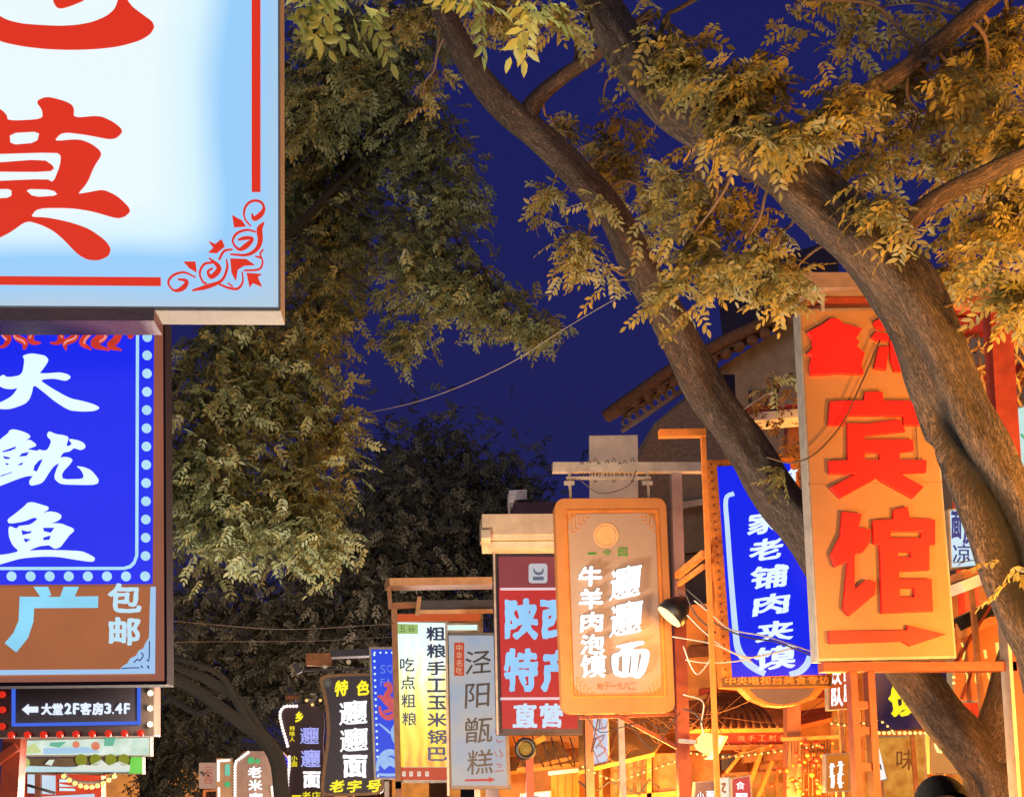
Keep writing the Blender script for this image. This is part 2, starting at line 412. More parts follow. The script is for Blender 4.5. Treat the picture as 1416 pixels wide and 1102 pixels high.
def mnode(op, a, bb):
    q = pt_.nodes.new('ShaderNodeMath'); q.operation = op
    for i, v in enumerate((a, bb)):
        if isinstance(v, (int, float)): q.inputs[i].default_value = v
        else: pt_.links.new(v, q.inputs[i])
    return q.outputs[0]
dx = mnode('MULTIPLY', mnode('SUBTRACT', c0.x, sp.outputs[0]), 1 / .41); dz = mnode('MULTIPLY', mnode('SUBTRACT', sp.outputs[2], c0.z), 1 / .34)
q = pt_.nodes.new('ShaderNodeMath'); q.operation = 'SMOOTH_MIN'; q.inputs[2].default_value = .5
pt_.links.new(dx, q.inputs[0]); pt_.links.new(dz, q.inputs[1])
tt = mnode('ADD', q.outputs[0], mnode('MULTIPLY', mnode('SUBTRACT', nz.outputs[0], .5), .25))
rp = pt_.nodes.new('ShaderNodeValToRGB'); pt_.links.new(tt, rp.inputs[0]); e = rp.color_ramp.elements
e[0].position = .0; e[0].color = lin((172, 200, 222)); e[1].position = 1.0; e[1].color = lin((231, 247, 250))
for ps, cc in ((.2, (150, 202, 245)), (.48, (146, 203, 248)), (.72, (212, 240, 250))):
    x = e.new(ps); x.color = lin(cc)
pt_.links.new(rp.outputs[0], b.inputs['Emission Color']); b.inputs['Emission Strength'].default_value = 1
b.inputs['Base Color'].default_value = (.1, .1, .1, 1); b.inputs['Roughness'].default_value = .3
MB().shape(fc, [[(-410, -410), (383.5, -410), (384.5, 424), (-410, 420)]], .004, 0).build('panel', pm, t)
m = MB()
K = .2268
mo = [(-120, 60), (0, 90), (40, 125), (45, 165), (260, 155), (258, 100), (218, 45), (285, 15), (400, 45), (450, 75), (445, 148), (605, 132), (690, 170), (750, 220), (715, 262), (670, 275), (520, 245), (375, 228), (320, 290), (480, 275), (560, 305), (625, 358), (570, 440), (530, 540), (465, 612), (540, 600), (630, 582), (720, 625), (800, 705), (760, 745), (710, 757), (560, 712), (430, 692), (225, 692), (180, 750), (280, 752), (420, 780), (540, 820), (640, 890), (675, 940), (660, 985), (600, 1012), (530, 1008), (470, 975), (380, 880), (320, 830), (250, 795), (160, 768), (60, 840), (0, 870), (-120, 930)]
ho = [[(-100, 365), (340, 352), (372, 375), (365, 440), (325, 540), (285, 518), (-100, 535), (-100, 470), (300, 472), (333, 445), (265, 398), (-100, 425)], [(-60, 578), (70, 575), (70, 632), (-60, 640)], [(145, 575), (320, 580), (357, 620), (205, 630)], [(55, 235), (243, 225), (225, 298), (62, 312)]]
m.shape(fc, [smooth(sc(mo, K, 0, 130))] + [smooth(sc(h, K, 0, 130), 1) for h in ho], .009, .004); m.build('character', redE, t)
K = .1634; m = MB()
m.shape(fc, [smooth(sc([(-100, 60), (0, 140), (70, 175), (200, 205), (480, 222), (640, 215), (780, 190), (900, 140), (970, 80), (1000, 0), (1005, -120), (1060, -120), (1075, 0), (1120, 60), (1200, 120), (1290, 185), (1305, 225), (1270, 285), (1180, 340), (1000, 390), (800, 412), (600, 418), (400, 412), (200, 390), (60, 362), (0, 345), (-120, 290), (-200, 150), (-200, -200), (-120, -200)], K, 0, 0))], .009, .004)
m.shape(fc, [smooth(sc([(440, -60), (450, 20), (475, 60), (515, 70), (600, 45), (710, 0), (760, -60)], K, 0, 0))], .009, .004); m.build('character', redE, t)
m = MB(); m.shape(fc, [rrect(348, -400, 360, 265)], .0085, .004); m.shape(fc, [[(-400, 379), (222, 383.5), (222, 395), (-400, 390)]], .0085, .004); m.build('border', redE, t)
m = MB(); K = .1724
for r_ in ([(735, 305, 6), (690, 250, 10), (680, 190, 12), (705, 130, 12), (760, 100, 12), (820, 115, 14), (840, 165, 18), (810, 215, 30), (760, 245, 24), (745, 205, 10)], [(840, 275, 4), (805, 330, 35), (810, 420, 30), (780, 490, 22), (700, 535, 14), (570, 530, 8)], [(775, 350, 8), (700, 335, 10), (620, 365, 12), (590, 430, 12), (640, 490, 16), (700, 460, 30), (750, 405, 14), (690, 400, 20), (630, 415, 6)], [(590, 490, 4), (520, 505, 12), (480, 575, 12)], [(835, 490, 6), (810, 530, 10), (830, 590, 10), (800, 650, 10), (680, 660, 8)], [(770, 545, 6), (820, 560, 10)], [(540, 570, 8), (545, 640, 14), (500, 740, 14), (380, 790, 24), (265, 820, 6)], [(430, 595, 10), (360, 610, 12), (325, 680, 12), (350, 750, 12), (380, 765, 10)], [(400, 560, 6), (480, 640, 30), (420, 710, 26), (390, 670, 14), (430, 640, 8)], [(290, 715, 6), (200, 675, 10), (110, 700, 12), (72, 760, 12), (120, 820, 12), (190, 800, 28), (220, 745, 20), (150, 730, 8)], [(480, 770, 10), (560, 800, 12), (630, 805, 12), (670, 750, 10), (665, 670, 8)], [(550, 760, 6), (590, 790, 8)]):
    m.shape(fc, [ribbon(sc([(a, b_, c / K * K) for a, b_, c in r_], K, 220, 260) if 0 else [(220 + a * K, 260 + b_ * K, max(c * K * 1.3, 1.7)) for a, b_, c in r_])], .0085 + random.random() * .0004, .004)
for pl in ([(585, 215), (625, 240), (665, 260), (695, 305), (600, 312)], [(395, 425), (450, 450), (500, 410), (525, 465), (460, 520), (395, 515), (435, 480)], [(570, 565), (700, 570), (765, 615), (680, 620), (630, 650), (615, 745), (580, 680)], [(700, 680), (820, 690), (790, 710), (825, 790), (750, 760), (725, 795)], [(195, 590), (290, 590), (300, 675), (240, 640)]):
    m.shape(fc, [sc(pl, K, 220, 260)], .009, .004)
m.build('corner_scroll', redE, t)
MB().bar(fc.pt(-300, 300, -.05), fc.pt(-1100, 300, -.05), .05).build('bracket', steel, t)

# ------------------------------------------------------------------ 2 blue LED squid sign
fc = Face(228, 700, 3.5)
t = thing('led_sign', 'bright blue lit squid sign with white brush characters over a rust brown panel', 'sign', fc.pt(100, 945))
MB().shape(fc, [[(-330, 436), (228, 436), (231, 946), (-330, 952)]], 0, -.1).build('cabinet', paint('dark_violet_case', (24, 18, 34), .8, 0, .1), t, bevel=.003)
MB().shape(fc, [[(-326, 440), (225, 440), (227, 941), (-326, 946)], [(-320, 457), (-320, 810), (211, 807), (213, 460)]], .004, 0).build('frame', lit('rust_lit_panel', (158, 92, 70), .8, .1, 3), t)
MB().bar(P(-330, 445, 3.25), P(219, 445, 3.25), .042, .11).build('top_rail', paint('purple_brown_rail', (84, 56, 66), .5, .1), t)
pn = MB().shape(fc, [[(-320, 457), (213, 459), (211, 807), (-320, 810)]], .005, 0).build('blue_panel', blueE, t)
m = MB()
m.shape(fc, [smooth(sc([(240, 410), (335, 380), (490, 405), (525, 445), (505, 490), (465, 545), (420, 600), (520, 600), (655, 588), (740, 610), (768, 635), (740, 665), (700, 678), (580, 650), (420, 665), (560, 760), (760, 872), (900, 900), (1020, 935), (1088, 970), (1030, 1005), (900, 1012), (760, 1000), (700, 970), (590, 900), (470, 800), (380, 730), (355, 735), (345, 800), (315, 880), (265, 930), (110, 985), (0, 985), (-140, 960), (-140, 940), (0, 920), (130, 850), (200, 750), (120, 770), (40, 760), (0, 740), (-60, 715), (-40, 650), (0, 635), (35, 612), (80, 645), (240, 620), (268, 450)], .127, 0, 440), 2)], .01, .005)
m.shape(fc, [smooth(sc([(-60, 320), (0, 260), (110, 175), (120, 140), (180, 125), (300, 155), (375, 190), (395, 225), (310, 275), (390, 260), (460, 310), (470, 335), (430, 355), (340, 385), (490, 410), (510, 388), (560, 405), (610, 400), (640, 360), (670, 275), (620, 230), (612, 190), (640, 150), (730, 190), (840, 205), (890, 225), (885, 260), (860, 335), (890, 350), (940, 320), (900, 270), (910, 250), (1020, 270), (1090, 300), (1115, 345), (1090, 380), (1040, 395), (960, 365), (900, 415), (820, 425), (775, 500), (850, 485), (920, 500), (945, 525), (900, 590), (830, 660), (800, 720), (820, 780), (1085, 775), (1090, 720), (1050, 650), (990, 605), (1100, 620), (1190, 660), (1250, 730), (1285, 780), (1275, 830), (1200, 850), (850, 845), (770, 830), (715, 780), (710, 730), (740, 640), (778, 555), (700, 600), (640, 680), (560, 810), (500, 840), (400, 860), (378, 830), (390, 780), (440, 730), (340, 735), (230, 770), (0, 860), (-60, 880)], .1059, 0, 580), 1)] + [sc(h, .1059, 0, 580) for h in ([(20, 410), (130, 370), (215, 340), (200, 380), (130, 410), (30, 430)], [(25, 470), (130, 490), (125, 515), (60, 515)], [(60, 560), (130, 575), (80, 600)], [(235, 485), (280, 435), (385, 415), (345, 475)], [(230, 580), (305, 545), (290, 590), (235, 600)], [(440, 600), (500, 530), (565, 505), (480, 680), (430, 660)], [(0, 725), (150, 678), (160, 692), (0, 748)])], .01, .005)
m.shape(fc, [smooth(sc([(90, 350), (200, 270), (310, 180), (350, 135), (420, 128), (540, 165), (610, 185), (610, 220), (515, 278), (620, 245), (720, 258), (775, 290), (770, 330), (720, 370), (630, 395), (780, 400), (850, 430), (930, 460), (935, 495), (880, 540), (820, 620), (760, 700), (690, 720), (640, 690), (620, 672), (490, 685), (345, 745), (560, 735), (760, 738), (1040, 750), (1130, 790), (1200, 830), (1195, 870), (1160, 885), (1000, 865), (720, 818), (500, 818), (260, 840), (100, 885), (0, 915), (-60, 930), (-60, 800), (60, 795), (245, 755), (160, 680), (115, 580), (105, 480), (120, 430), (215, 468), (235, 432), (300, 425), (390, 412), (480, 342), (430, 318), (300, 372), (110, 402)], .1089, 0, 680), 1)] + [sc(h, .1089, 0, 680) for h in ([(265, 480), (340, 498), (400, 490), (395, 520), (280, 550)], [(290, 585), (395, 600), (320, 645)], [(540, 450), (695, 450), (645, 520), (550, 495)], [(645, 545), (630, 605), (540, 615), (545, 575)])], .01, .005)
m.build('lettering', lit('white_led', (226, 248, 254), 1.05), pn)
m = MB()
lo = [(188.5, 440), (191.5, 440)]
m.shape(fc, [[(188, 460), (192, 460), (191, 768), (187, 779), (181, 785), (172, 787.5), (-310, 788), (-310, 784), (171, 783.5), (179, 781), (184, 776), (187, 767)]], .008, .005)
for k in range(13): m.shape(fc, [disc(203.5 - k * .2, 466 + k * 25.2, 6.6)], .008, .005)
for k in range(20): m.shape(fc, [disc(200.5 - 26.4 * k, 796.5, 6.8)], .008, .005)
m.build('dot_border', lit('pale_led', (176, 224, 248), 1.0, .06, 8), pn)
m = MB()
for r_ in ([(-20, 459, 5), (190, 459, 4)], [(5, 455, 12), (11, 468, 9), (7, 477, 5), (0, 480, 3)], [(20, 457, 10), (24, 467, 9), (34, 473, 9), (33, 483, 3)], [(45, 457, 7), (42, 466, 9), (45, 473, 7), (56, 474, 2)], [(83, 457, 7), (84, 468, 9), (79, 474, 5), (69, 474, 2)], [(106, 457, 9), (102, 467, 10), (90, 474, 8), (91, 484, 2)], [(126, 457, 9), (116, 468, 8), (114, 475, 8), (126, 483, 2)], [(141, 458, 20), (140, 466, 14), (130, 476, 10), (151, 484, 2)], [(166, 457, 10), (160, 470, 10), (152, 478, 9), (168, 484, 2)], [(184, 457, 8), (180, 466, 5), (176, 463, 2)]):
    m.shape(fc, [ribbon(r_)], .0085 + random.random() * .0005, .005)
m.build('flame_trim', lit('flame_led', (206, 58, 44), 1, .15, 20), pn)
m = MB()
for r_ in ([(22, 459, 2), (20, 466, 2.5), (31, 471, 3), (35, 476, 2)], [(44, 459, 2.4), (41, 468, 2)], [(105, 459, 2.4), (104, 467, 2.6), (92, 472, 3), (88, 477, 2)], [(127, 460, 2.5), (118, 469, 2.5), (116, 476, 2)], [(141, 460, 2), (146, 466, 3), (137, 473, 2)], [(82, 459, 2), (86, 467, 2)], [(2, 463, 2), (9, 470, 3)]):
    m.shape(fc, [ribbon(r_)], .0097, .006)
m.build('flame_highlight', lit('pink_led', (240, 150, 140), 1), pn)
lp = MB().shape(fc, [[(-318, 812), (207, 811), (208, 934), (-318, 940)]], .0045, .003).build('brown_panel', lit('brown_led', (172, 98, 56), .92, .08, 4), t)
m = MB()
m.shape(fc, [sc([(160, 145), (330, 147), (272, 65), (390, 65), (415, 130), (380, 147), (490, 147), (520, 65), (640, 65), (605, 145), (798, 142), (797, 235), (275, 238), (268, 350), (225, 480), (130, 598), (38, 525), (110, 440), (152, 340)], .1695, 0, 800)], .009, .0045)
m.build('lettering', lit('sky_led', (140, 214, 246), 1, .08, 6), lp)
m = MB(); write(m, fc, '包', 149, 806, 195, 847, .009, .0045, .026); write(m, fc, '邮', 150, 853, 194, 892, .009, .0045, .03); m.build('lettering', lit('ice_led', (190, 226, 245), 1), lp)
m = MB(); m.shape(fc, [[(208, 811), (215, 811), (214, 931), (-310, 936), (-310, 928), (166, 925), (170, 920), (176, 917), (180, 910), (188, 906), (192, 899), (198, 896), (201, 889), (206, 881)]], .0085, .0045); m.build('border', lit('border_led', (158, 196, 236), 1), lp)
m = MB()
for r_ in ([(185, 916, 1.5), (190, 911, 1.5), (193, 913, 1.5), (198, 906, 1.5), (195, 902, 1.5)], [(168, 924, 1.5), (180, 923, 1.5), (193, 923, 1.5)], [(206.5, 886, 1.5), (206.5, 900, 1.5), (206, 912, 1.5)], [(195, 920, 2), (197, 923, 2)], [(203, 912, 2), (206, 914, 2)], [(204, 920, 2.4), (206, 924, 2)]): m.shape(fc, [ribbon(r_)], .0097, .007)
m.build('corner_ornament', lit('navy_led', (40, 52, 120), .8), lp)
MB().bar(P(-330, 900, 3.55), P(-1000, 900, 3.55), .05).build('bracket', steel, t)

# ------------------------------------------------------------------ 3 small room direction sign with bulbs
fc = Face(200, 980, 4.4)
t = thing('direction_sign', 'dark direction sign with blue border, white arrow and red bulbs, below the squid sign', 'sign', fc.pt(100, 1018))
MB().shape(fc, [[(-60, 930), (214, 930), (214, 1017), (-60, 1020)]], 0, -.1).build('cabinet', paint('grey_brown_box', (92, 76, 74), .5, 0, .1), t, bevel=.004)
MB().shape(fc, [[(20, 950), (190, 950), (190, 1001), (20, 1004)]], .004, 0).build('panel', paint('dark_sign_face', (74, 66, 80), .4, 0, .1), t)
m = MB(); m.shape(fc, [[(16, 940), (20.5, 940), (20.5, 999.5), (189.5, 997), (189.5, 940), (194, 940), (194, 1001.5), (16, 1004)]], .012, .0045); m.build('border', lit('neon_blue', (66, 104, 226), 1.0), t)
m = MB(); row(m, fc, '大堂', 56, 87, 972, 988, bold=.035); write(m, fc, '2', 89, 971.5, 98, 987, bold=.03); write(m, fc, 'F', 100.5, 971.5, 109, 987, bold=.03); row(m, fc, '客房', 110, 143, 971, 988, bold=.035)
write(m, fc, '3', 144, 971.5, 153, 986.5, bold=.03); write(m, fc, '.', 155, 984, 157, 986.5, bold=.02); write(m, fc, '4', 159, 971.5, 168.5, 986.5, bold=.03); write(m, fc, 'F', 171, 971.5, 179, 986.5, bold=.03)
m.shape(fc, [[(30, 980.5), (39, 973), (39, 976.5), (52, 976.5), (52, 984.5), (39, 984.5), (39, 988)]], .012, 0)
m.build('lettering', lit('soft_white_glow', (226, 236, 255), 1.1), t)
rb = lit('red_bulb_glow', (222, 44, 26), 1.0, .1, 30)
bulbs(t, fc, [(15.5 + 22.4 * k, 1016 - .35 * k) for k in range(9)], 5.2, rb)
bulbs(t, fc, [(3, 960), (3.5, 981), (3, 1004)], 5, rb)
bulbs(t, fc, [(208, 958), (207.5, 979), (207.5, 1001)], 4.2, lit('bright_bulb_glow', (255, 240, 190), 2.2))
lamp('bulb_light', fc.pt(240, 985, .15), 6, (1, .82, .5), .05)
MB().bar(fc.pt(-50, 980, -.05), fc.pt(-500, 980, -.05), .05).build('bracket', steel, t)

# ------------------------------------------------------------------ 4 shop front boards, lower left
fc = Face(100, 1040, 5.6)
t = thing('menu_lightbox', 'pale mint lit picture board, upper of the two under the row of red bulbs', 'sign', fc.pt(110, 1047), 'lit picture boards above the left shop')
MB().shape(fc, [[(22, 1020), (208, 1017), (208, 1045), (28, 1046)]], 0, -.06).build('cabinet', steel, t)
MB().shape(fc, [[(26, 1024), (206, 1019.5), (206, 1043.5), (30, 1043.5)]], .003, 0).build('panel', lit('mint_print', (196, 226, 205), .95, .05, 14, False, (226, 238, 226)), t)
def blotch(par, fc, items, off=.006):
    for nm, mt, pl in items: MB().shape(fc, [pl], off, .003).build(nm, mt, par)
teal = lit('teal_print', (112, 190, 160), .9); salmon = lit('salmon_print', (226, 134, 104), .95, .1, 30); olive = lit('olive_print', (140, 146, 44), .9, .1, 20); lime = lit('lime_print', (120, 214, 84), .95, .1, 10)
blotch(t, fc, [('picture', teal, [(70, 1026), (92, 1025), (82, 1033), (68, 1031)]), ('picture', teal, [(144, 1020), (160, 1020), (156, 1031), (144, 1031)]), ('picture', salmon, disc(105, 1029, 5)), ('picture', salmon, disc(132, 1031, 6)), ('picture', lit('sky_print', (172, 208, 236), .95), [(60, 1034), (120, 1032), (140, 1040), (60, 1042)]), ('picture', lit('soft_lime_print', (206, 220, 150), .95), [(33, 1034), (48, 1027), (58, 1040), (32, 1042)])])
t = thing('menu_lightbox', 'lit picture board with olive round fruit and a lime green end, lower of the two', 'sign', fc.pt(110, 1070), 'lit picture boards above the left shop')
MB().shape(fc, [[(20, 1048), (197, 1046.5), (197, 1070), (20, 1070)]], .0, -.06).build('cabinet', paint('olive_brown_box', (92, 82, 64), .6), t)
MB().shape(fc, [[(22, 1058), (90, 1060), (180, 1057), (180, 1067), (22, 1067)]], .003, 0).build('panel', lit('pale_sky_print', (196, 226, 232), .95, .05, 10), t)
blotch(t, fc, [('picture', lime, [(181, 1046), (196, 1046), (196, 1069), (178, 1069)]), ('picture', whiteE if 0 else lit('cream_print', (232, 238, 226), .9), [(98, 1064), (112, 1056), (124, 1058), (140, 1050), (150, 1058), (165, 1052), (180, 1058), (180, 1065), (98, 1065)])] + [('picture', olive, disc(x, 1050, 8)) for x in (112, 132, 153, 171)] + [('picture', lit('leaf_print', (190, 200, 110), .9), disc(34, 1054, 7)), ('picture', lit('cream_print', (232, 238, 226), .9), [(62, 1056), (68, 1050), (75, 1050), (71, 1058)])], .007)
t = thing('bulb_arch', 'half round string of small warm bulbs hung below the fruit board', 'light string', fc.pt(125, 1085))
arc = [(88 + 70 * (1 - math.cos(math.pi * k / 12)) / 2, 1070 + 15 * math.sin(math.pi * k / 12)) for k in range(13)]
MB().tube([fc.pt(x, y - 3, .02) for x, y in arc], .008).build('cord', steel, t)
bulbs(t, fc, [(88 + 70 * k / 9, 1073 + 15 * math.sin(math.pi * k / 9)) for k in range(10)], 3.4, warmE, .03)
t = thing('red_post', 'red brown steel post with a slanting brace in the lower left corner', 'post', foot(P(22, 1090, 5.3)))
MB().bar(foot(P(22, 1090, 5.3)), P(21, 1020, 5.3), .085).build('upright', redpaint, t)
MB().bar(P(24, 1032, 5.24), P(-40, 1078, 5.24), .04).build('brace', redpaint, t)
fc2 = Face(100, 1090, 6.2)
t = thing('shop_window', 'shop window of pale blue panes with red and white stripes, under the bulb arch', 'window', fc2.pt(80, 1180), None)
MB().shape(fc2, [[(33, 1066), (140, 1072), (140, 1300), (33, 1300)]], -.03, -.12).build('frame', paint('red_frame', (184, 60, 36), .5), t)
MB().shape(fc2, [[(38, 1070), (76, 1072), (76, 1098), (38, 1096)]], -.02, -.03).build('pane', lit('cool_pane', (205, 226, 244), .95, .06, 5), t)
MB().shape(fc2, [[(38, 1102), (130, 1097), (130, 1190), (38, 1190)]], -.02, -.03).build('pane', lit('cool_pane', (205, 226, 244), .95), t)
MB().bar(fc2.pt(53, 1066, 0), fc2.pt(53, 1110, 0), .03).build('mullion', brownframe, t)
MB().tube([fc2.pt(38, 1085, .01), fc2.pt(76, 1096, .01)], .008).build('cable', wirem, t)
m = MB()
for k in range(3): m.shape(fc2, [[(82, 1078 + 6 * k - 1), (86 if k == 1 else 102, 1078 + 6 * k), (104, 1081 + 6 * k), (82, 1081 + 6 * k)]], -.02, -.03)
m.build('white_stripe', paleE, t)

# ------------------------------------------------------------------ 5 hotel sign on the right
fc = Face(1108, 700, 6.4)
t = thing('hotel_sign', 'tall cream signboard with big raised red characters and arrow, crossed by the thick trunk', 'sign', foot(fc.pt(1395, 1000)))
tl, tr, br, bl = (1105, 427), (1283, 425), (1323, 910), (1131, 914)
MB().shape(fc, [quad(tl, tr, br, bl)], 0, -.12).build('cabinet', steel, t, bevel=.004)
MB().shape(fc, [quad(tl, tr, br, bl, 0, .015, .006, .985, .992)], .006, 0).build('panel', cream, t)
m = MB(); m.shape(fc, [quad(tl, tr, br, bl, 0, .0, .497, 1, .4985)], .0065, .0); m.build('seam', brownframe, t)
K = .2541
def ch(loops, k, ox, oy): MB().shape(fc, [sc(l, k, ox, oy) for l in loops], .034, .007).build('character', redletter, t, bevel=.003)
ch([[(65, 155), (150, 110), (190, 80), (235, 82), (260, 105), (365, 135), (330, 190), (350, 200), (335, 230), (378, 265), (360, 335), (375, 380), (330, 382), (220, 378), (180, 384), (85, 388), (80, 330), (90, 285), (65, 270), (95, 240), (90, 190)]], K, 1100, 420)
m = MB()
for l in ([(425, 100), (460, 80), (500, 105), (490, 140), (440, 130)], [(415, 180), (440, 150), (510, 165), (505, 200), (450, 200)], [(455, 235), (510, 230), (495, 360), (430, 350)], [(522, 110), (680, 110), (700, 370), (620, 380), (590, 366), (540, 368), (520, 300), (515, 180)]): m.shape(fc, [sc(l, K, 1100, 420)], .034, .007)
m.build('character', redletter, t, bevel=.003)
m = MB()
m.shape(fc, [sc([(190, 530), (375, 525), (380, 480), (475, 478), (480, 525), (685, 530), (685, 660), (590, 660), (590, 610), (270, 608), (268, 660), (180, 660)], K, 1100, 420)], .034, .007)
m.shape(fc, [sc([(285, 650), (400, 652), (570, 628), (600, 695), (375, 718), (375, 738), (640, 738), (645, 800), (568, 808), (568, 850), (715, 850), (712, 918), (570, 922), (700, 995), (640, 1058), (470, 965), (445, 945), (415, 965), (245, 1058), (190, 1000), (330, 925), (185, 925), (182, 855), (285, 850)], K, 1100, 420), sc([(378, 810), (460, 810), (460, 850), (378, 850)], K, 1100, 420)], .034, .007)
m.build('character', redletter, t, bevel=.003)
m = MB(); K = .499
m.shape(fc, [sc([(170, 655), (225, 662), (215, 700), (250, 705), (245, 745), (225, 770), (205, 775), (205, 870), (235, 845), (265, 850), (262, 885), (190, 945), (172, 925), (185, 795), (150, 810), (138, 775), (165, 720)], K, 1080, 380)], .034, .007)
m.shape(fc, [sc([(255, 680), (312, 676), (312, 650), (352, 642), (358, 674), (428, 678), (428, 748), (412, 750), (412, 818), (328, 822), (328, 842), (418, 842), (422, 932), (280, 938), (276, 800), (274, 748), (258, 745)], K, 1080, 380)] + [sc(h, K, 1080, 380) for h in ([(305, 712), (390, 712), (388, 728), (305, 728)], [(325, 768), (360, 768), (360, 782), (325, 782)], [(330, 868), (370, 868), (370, 892), (330, 892)])], .034, .007)
m.build('character', redletter, t, bevel=.003)
MB().shape(fc, [sc([(133, 988), (350, 985), (352, 970), (458, 996), (360, 1028), (335, 1015), (135, 1022)], K, 1080, 380)], .034, .007).build('arrow', redletter, t, bevel=.003)
MB().bar(fc.pt(1100, 402, -.06), fc.pt(1430, 402, -.06), .1, .3).build('top_cap', paint('grey_cap', (120, 100, 92), .6), t)
MB().bar(fc.pt(1112, 420, -.08), fc.pt(1430, 420, -.08), .045, .1).build('top_rail', redpaint, t)
MB().bar(fc.pt(1135, 923, -.06), fc.pt(1400, 922, -.06), .055, .1).build('bottom_rail', redpaint, t)
MB().bar(foot(fc.pt(1405, 1085, -.06)), fc.pt(1378, 425, -.06), .135, .1).build('post', redpaint, t)
MB().bar(foot(fc.pt(1393, 1085, -.02)), fc.pt(1377, 700, -.02), .02, .1).build('post_trim', steel, t)
m = MB()
for x in (1179, 1203): m.bar(foot(fc.pt(x, 1085, -.09)), fc.pt(x - 2, 928, -.09), .04, .08)
for y in (975, 1010, 1060): m.bar(fc.pt(1179, y, -.09), fc.pt(1203, y, -.09), .045, .06)
m.build('double_post', redpaint, t)
MB().bar(fc.pt(1137, 400, 0), fc.pt(1137, 432, 0), .022).build('hook', steel, t)
MB().tube([fc.pt(a, b, .06) for a, b in cr([(1217, 470), (1200, 510), (1183, 548), (1165, 585), (1130, 625), (1095, 640), (1060, 632)], 5)], .005).build('cable', wirem, t)
MB().tube([fc.pt(a, b, .03) for a, b in ((1265, 500), (1266, 580), (1270, 640))], .004).build('cable', wirem, t)

# ------------------------------------------------------------------ 6 blue burger sign in an orange perforated frame
fc = Face(1000, 800, 7.9)
t = thing('shop_sign', 'royal blue lit sign with white characters in an orange studded frame, behind bent trunk', 'sign', fc.pt(1070, 975))
MB().shape(fc, [[(975, 636), (1098, 632), (1152, 934), (1150, 950), (1140, 952), (1128, 966), (1104, 974), (1084, 977), (1062, 975), (1040, 966), (1026, 952), (1000, 950)]], 0, -.14).build('frame', paint('orange_studded', (206, 116, 40), .45, .3, .3, 30, .3), t, bevel=.004)
m = MB(); fl = [(983 + 22 * k / 27, 642 + 306 * k / 27) for k in range(28)] + [(1008 + 6 * k, 962 + 9 * math.sin(k / 4.2)) for k in range(0)]
for x, y in fl: m.shape(fc, [disc(x, y, 1.8, 8)], .004, 0)
m.build('perforation', paint('hole_dark', (120, 50, 14), .7), t)
MB().shape(fc, [[(992, 645), (1092, 640), (1143, 932), (1013, 936)]], .008, 0).build('panel', lit('royal_blue_glow', (24, 40, 236), 1, .03), t)
m = MB()
for i, (c_, x, y, w_, h_) in enumerate((('家', 1058, 722, 46, 31), ('老', 1060, 759, 46, 30), ('铺', 1064, 797, 52, 32), ('肉', 1067, 835, 50, 29), ('夹', 1072, 872, 52, 28), ('馍', 1072, 909, 58, 33), ('第', 1090, 662, 24, 26))):
    write(m, fc, c_, x - w_ / 2, y - h_ / 2, x + w_ / 2, y + h_ / 2, .02, .008, .028, -3, -6)
m.build('lettering', lit('cool_white_glow', (222, 240, 255), 1.1), t)
m = MB()
m.shape(fc, [ribbon([(1015, 682, 6), (1004, 690, 6), (1006, 730, 6.5), (1011, 800, 7), (1017, 870, 8), (1021, 897, 9), (1032, 914, 10), (1046, 925, 9), (1058, 931, 8)], 4)], .014, .008)
m.shape(fc, [ribbon([(1092, 932, 7), (1106, 928, 9), (1116, 918, 9), (1120, 907, 8)], 4)], .0145, .008)
m.build('border', lit('border_white_glow', (196, 222, 250), 1), t)
MB().shape(fc, [[(998, 937), (1148, 934), (1150, 948), (1000, 950)]], .012, 0).build('text_strip', paint('dark_bronze', (84, 56, 34), .5, .3), t)
m = MB(); row(m, fc, '中央电视台美食专访', 1002, 1148, 935.5, 946.5, rise=-1.5, off=.02, back=.012, bold=.02); m.build('strip_lettering', orangepaint, t)
MB().shape(fc, [[(1036, 952), (1128, 951), (1118, 963), (1102, 971), (1083, 974), (1062, 971), (1047, 963)]], .011, 0).build('valance', paint('grey_brown_valance', (92, 70, 66), .6), t)
MB().bar(P(1000, 700, 7.98), P(1180, 690, 7.98), .05).build('bracket', orangepaint, t)

# orange cranked pole just left of it
t = thing('cranked_pole', 'orange steel pole with a flat arm at its top, left of the royal blue sign', 'pole', foot(P(985, 1000, 7.6)))
MB().bar(foot(P(990, 1085, 7.6)), P(972, 600, 7.6), .033).build('upright', orangepaint, t)
MB().bar(P(911, 600, 7.6), P(975, 599, 7.6), .055, .06).build('arm', orangepaint, t)
m = MB(); m.bar(P(974, 765, 7.65), P(936, 796, 8.35), .045); m.bar(P(974, 782, 7.65), P(938, 808, 8.35), .03); m.build('brace', orangepaint, t)

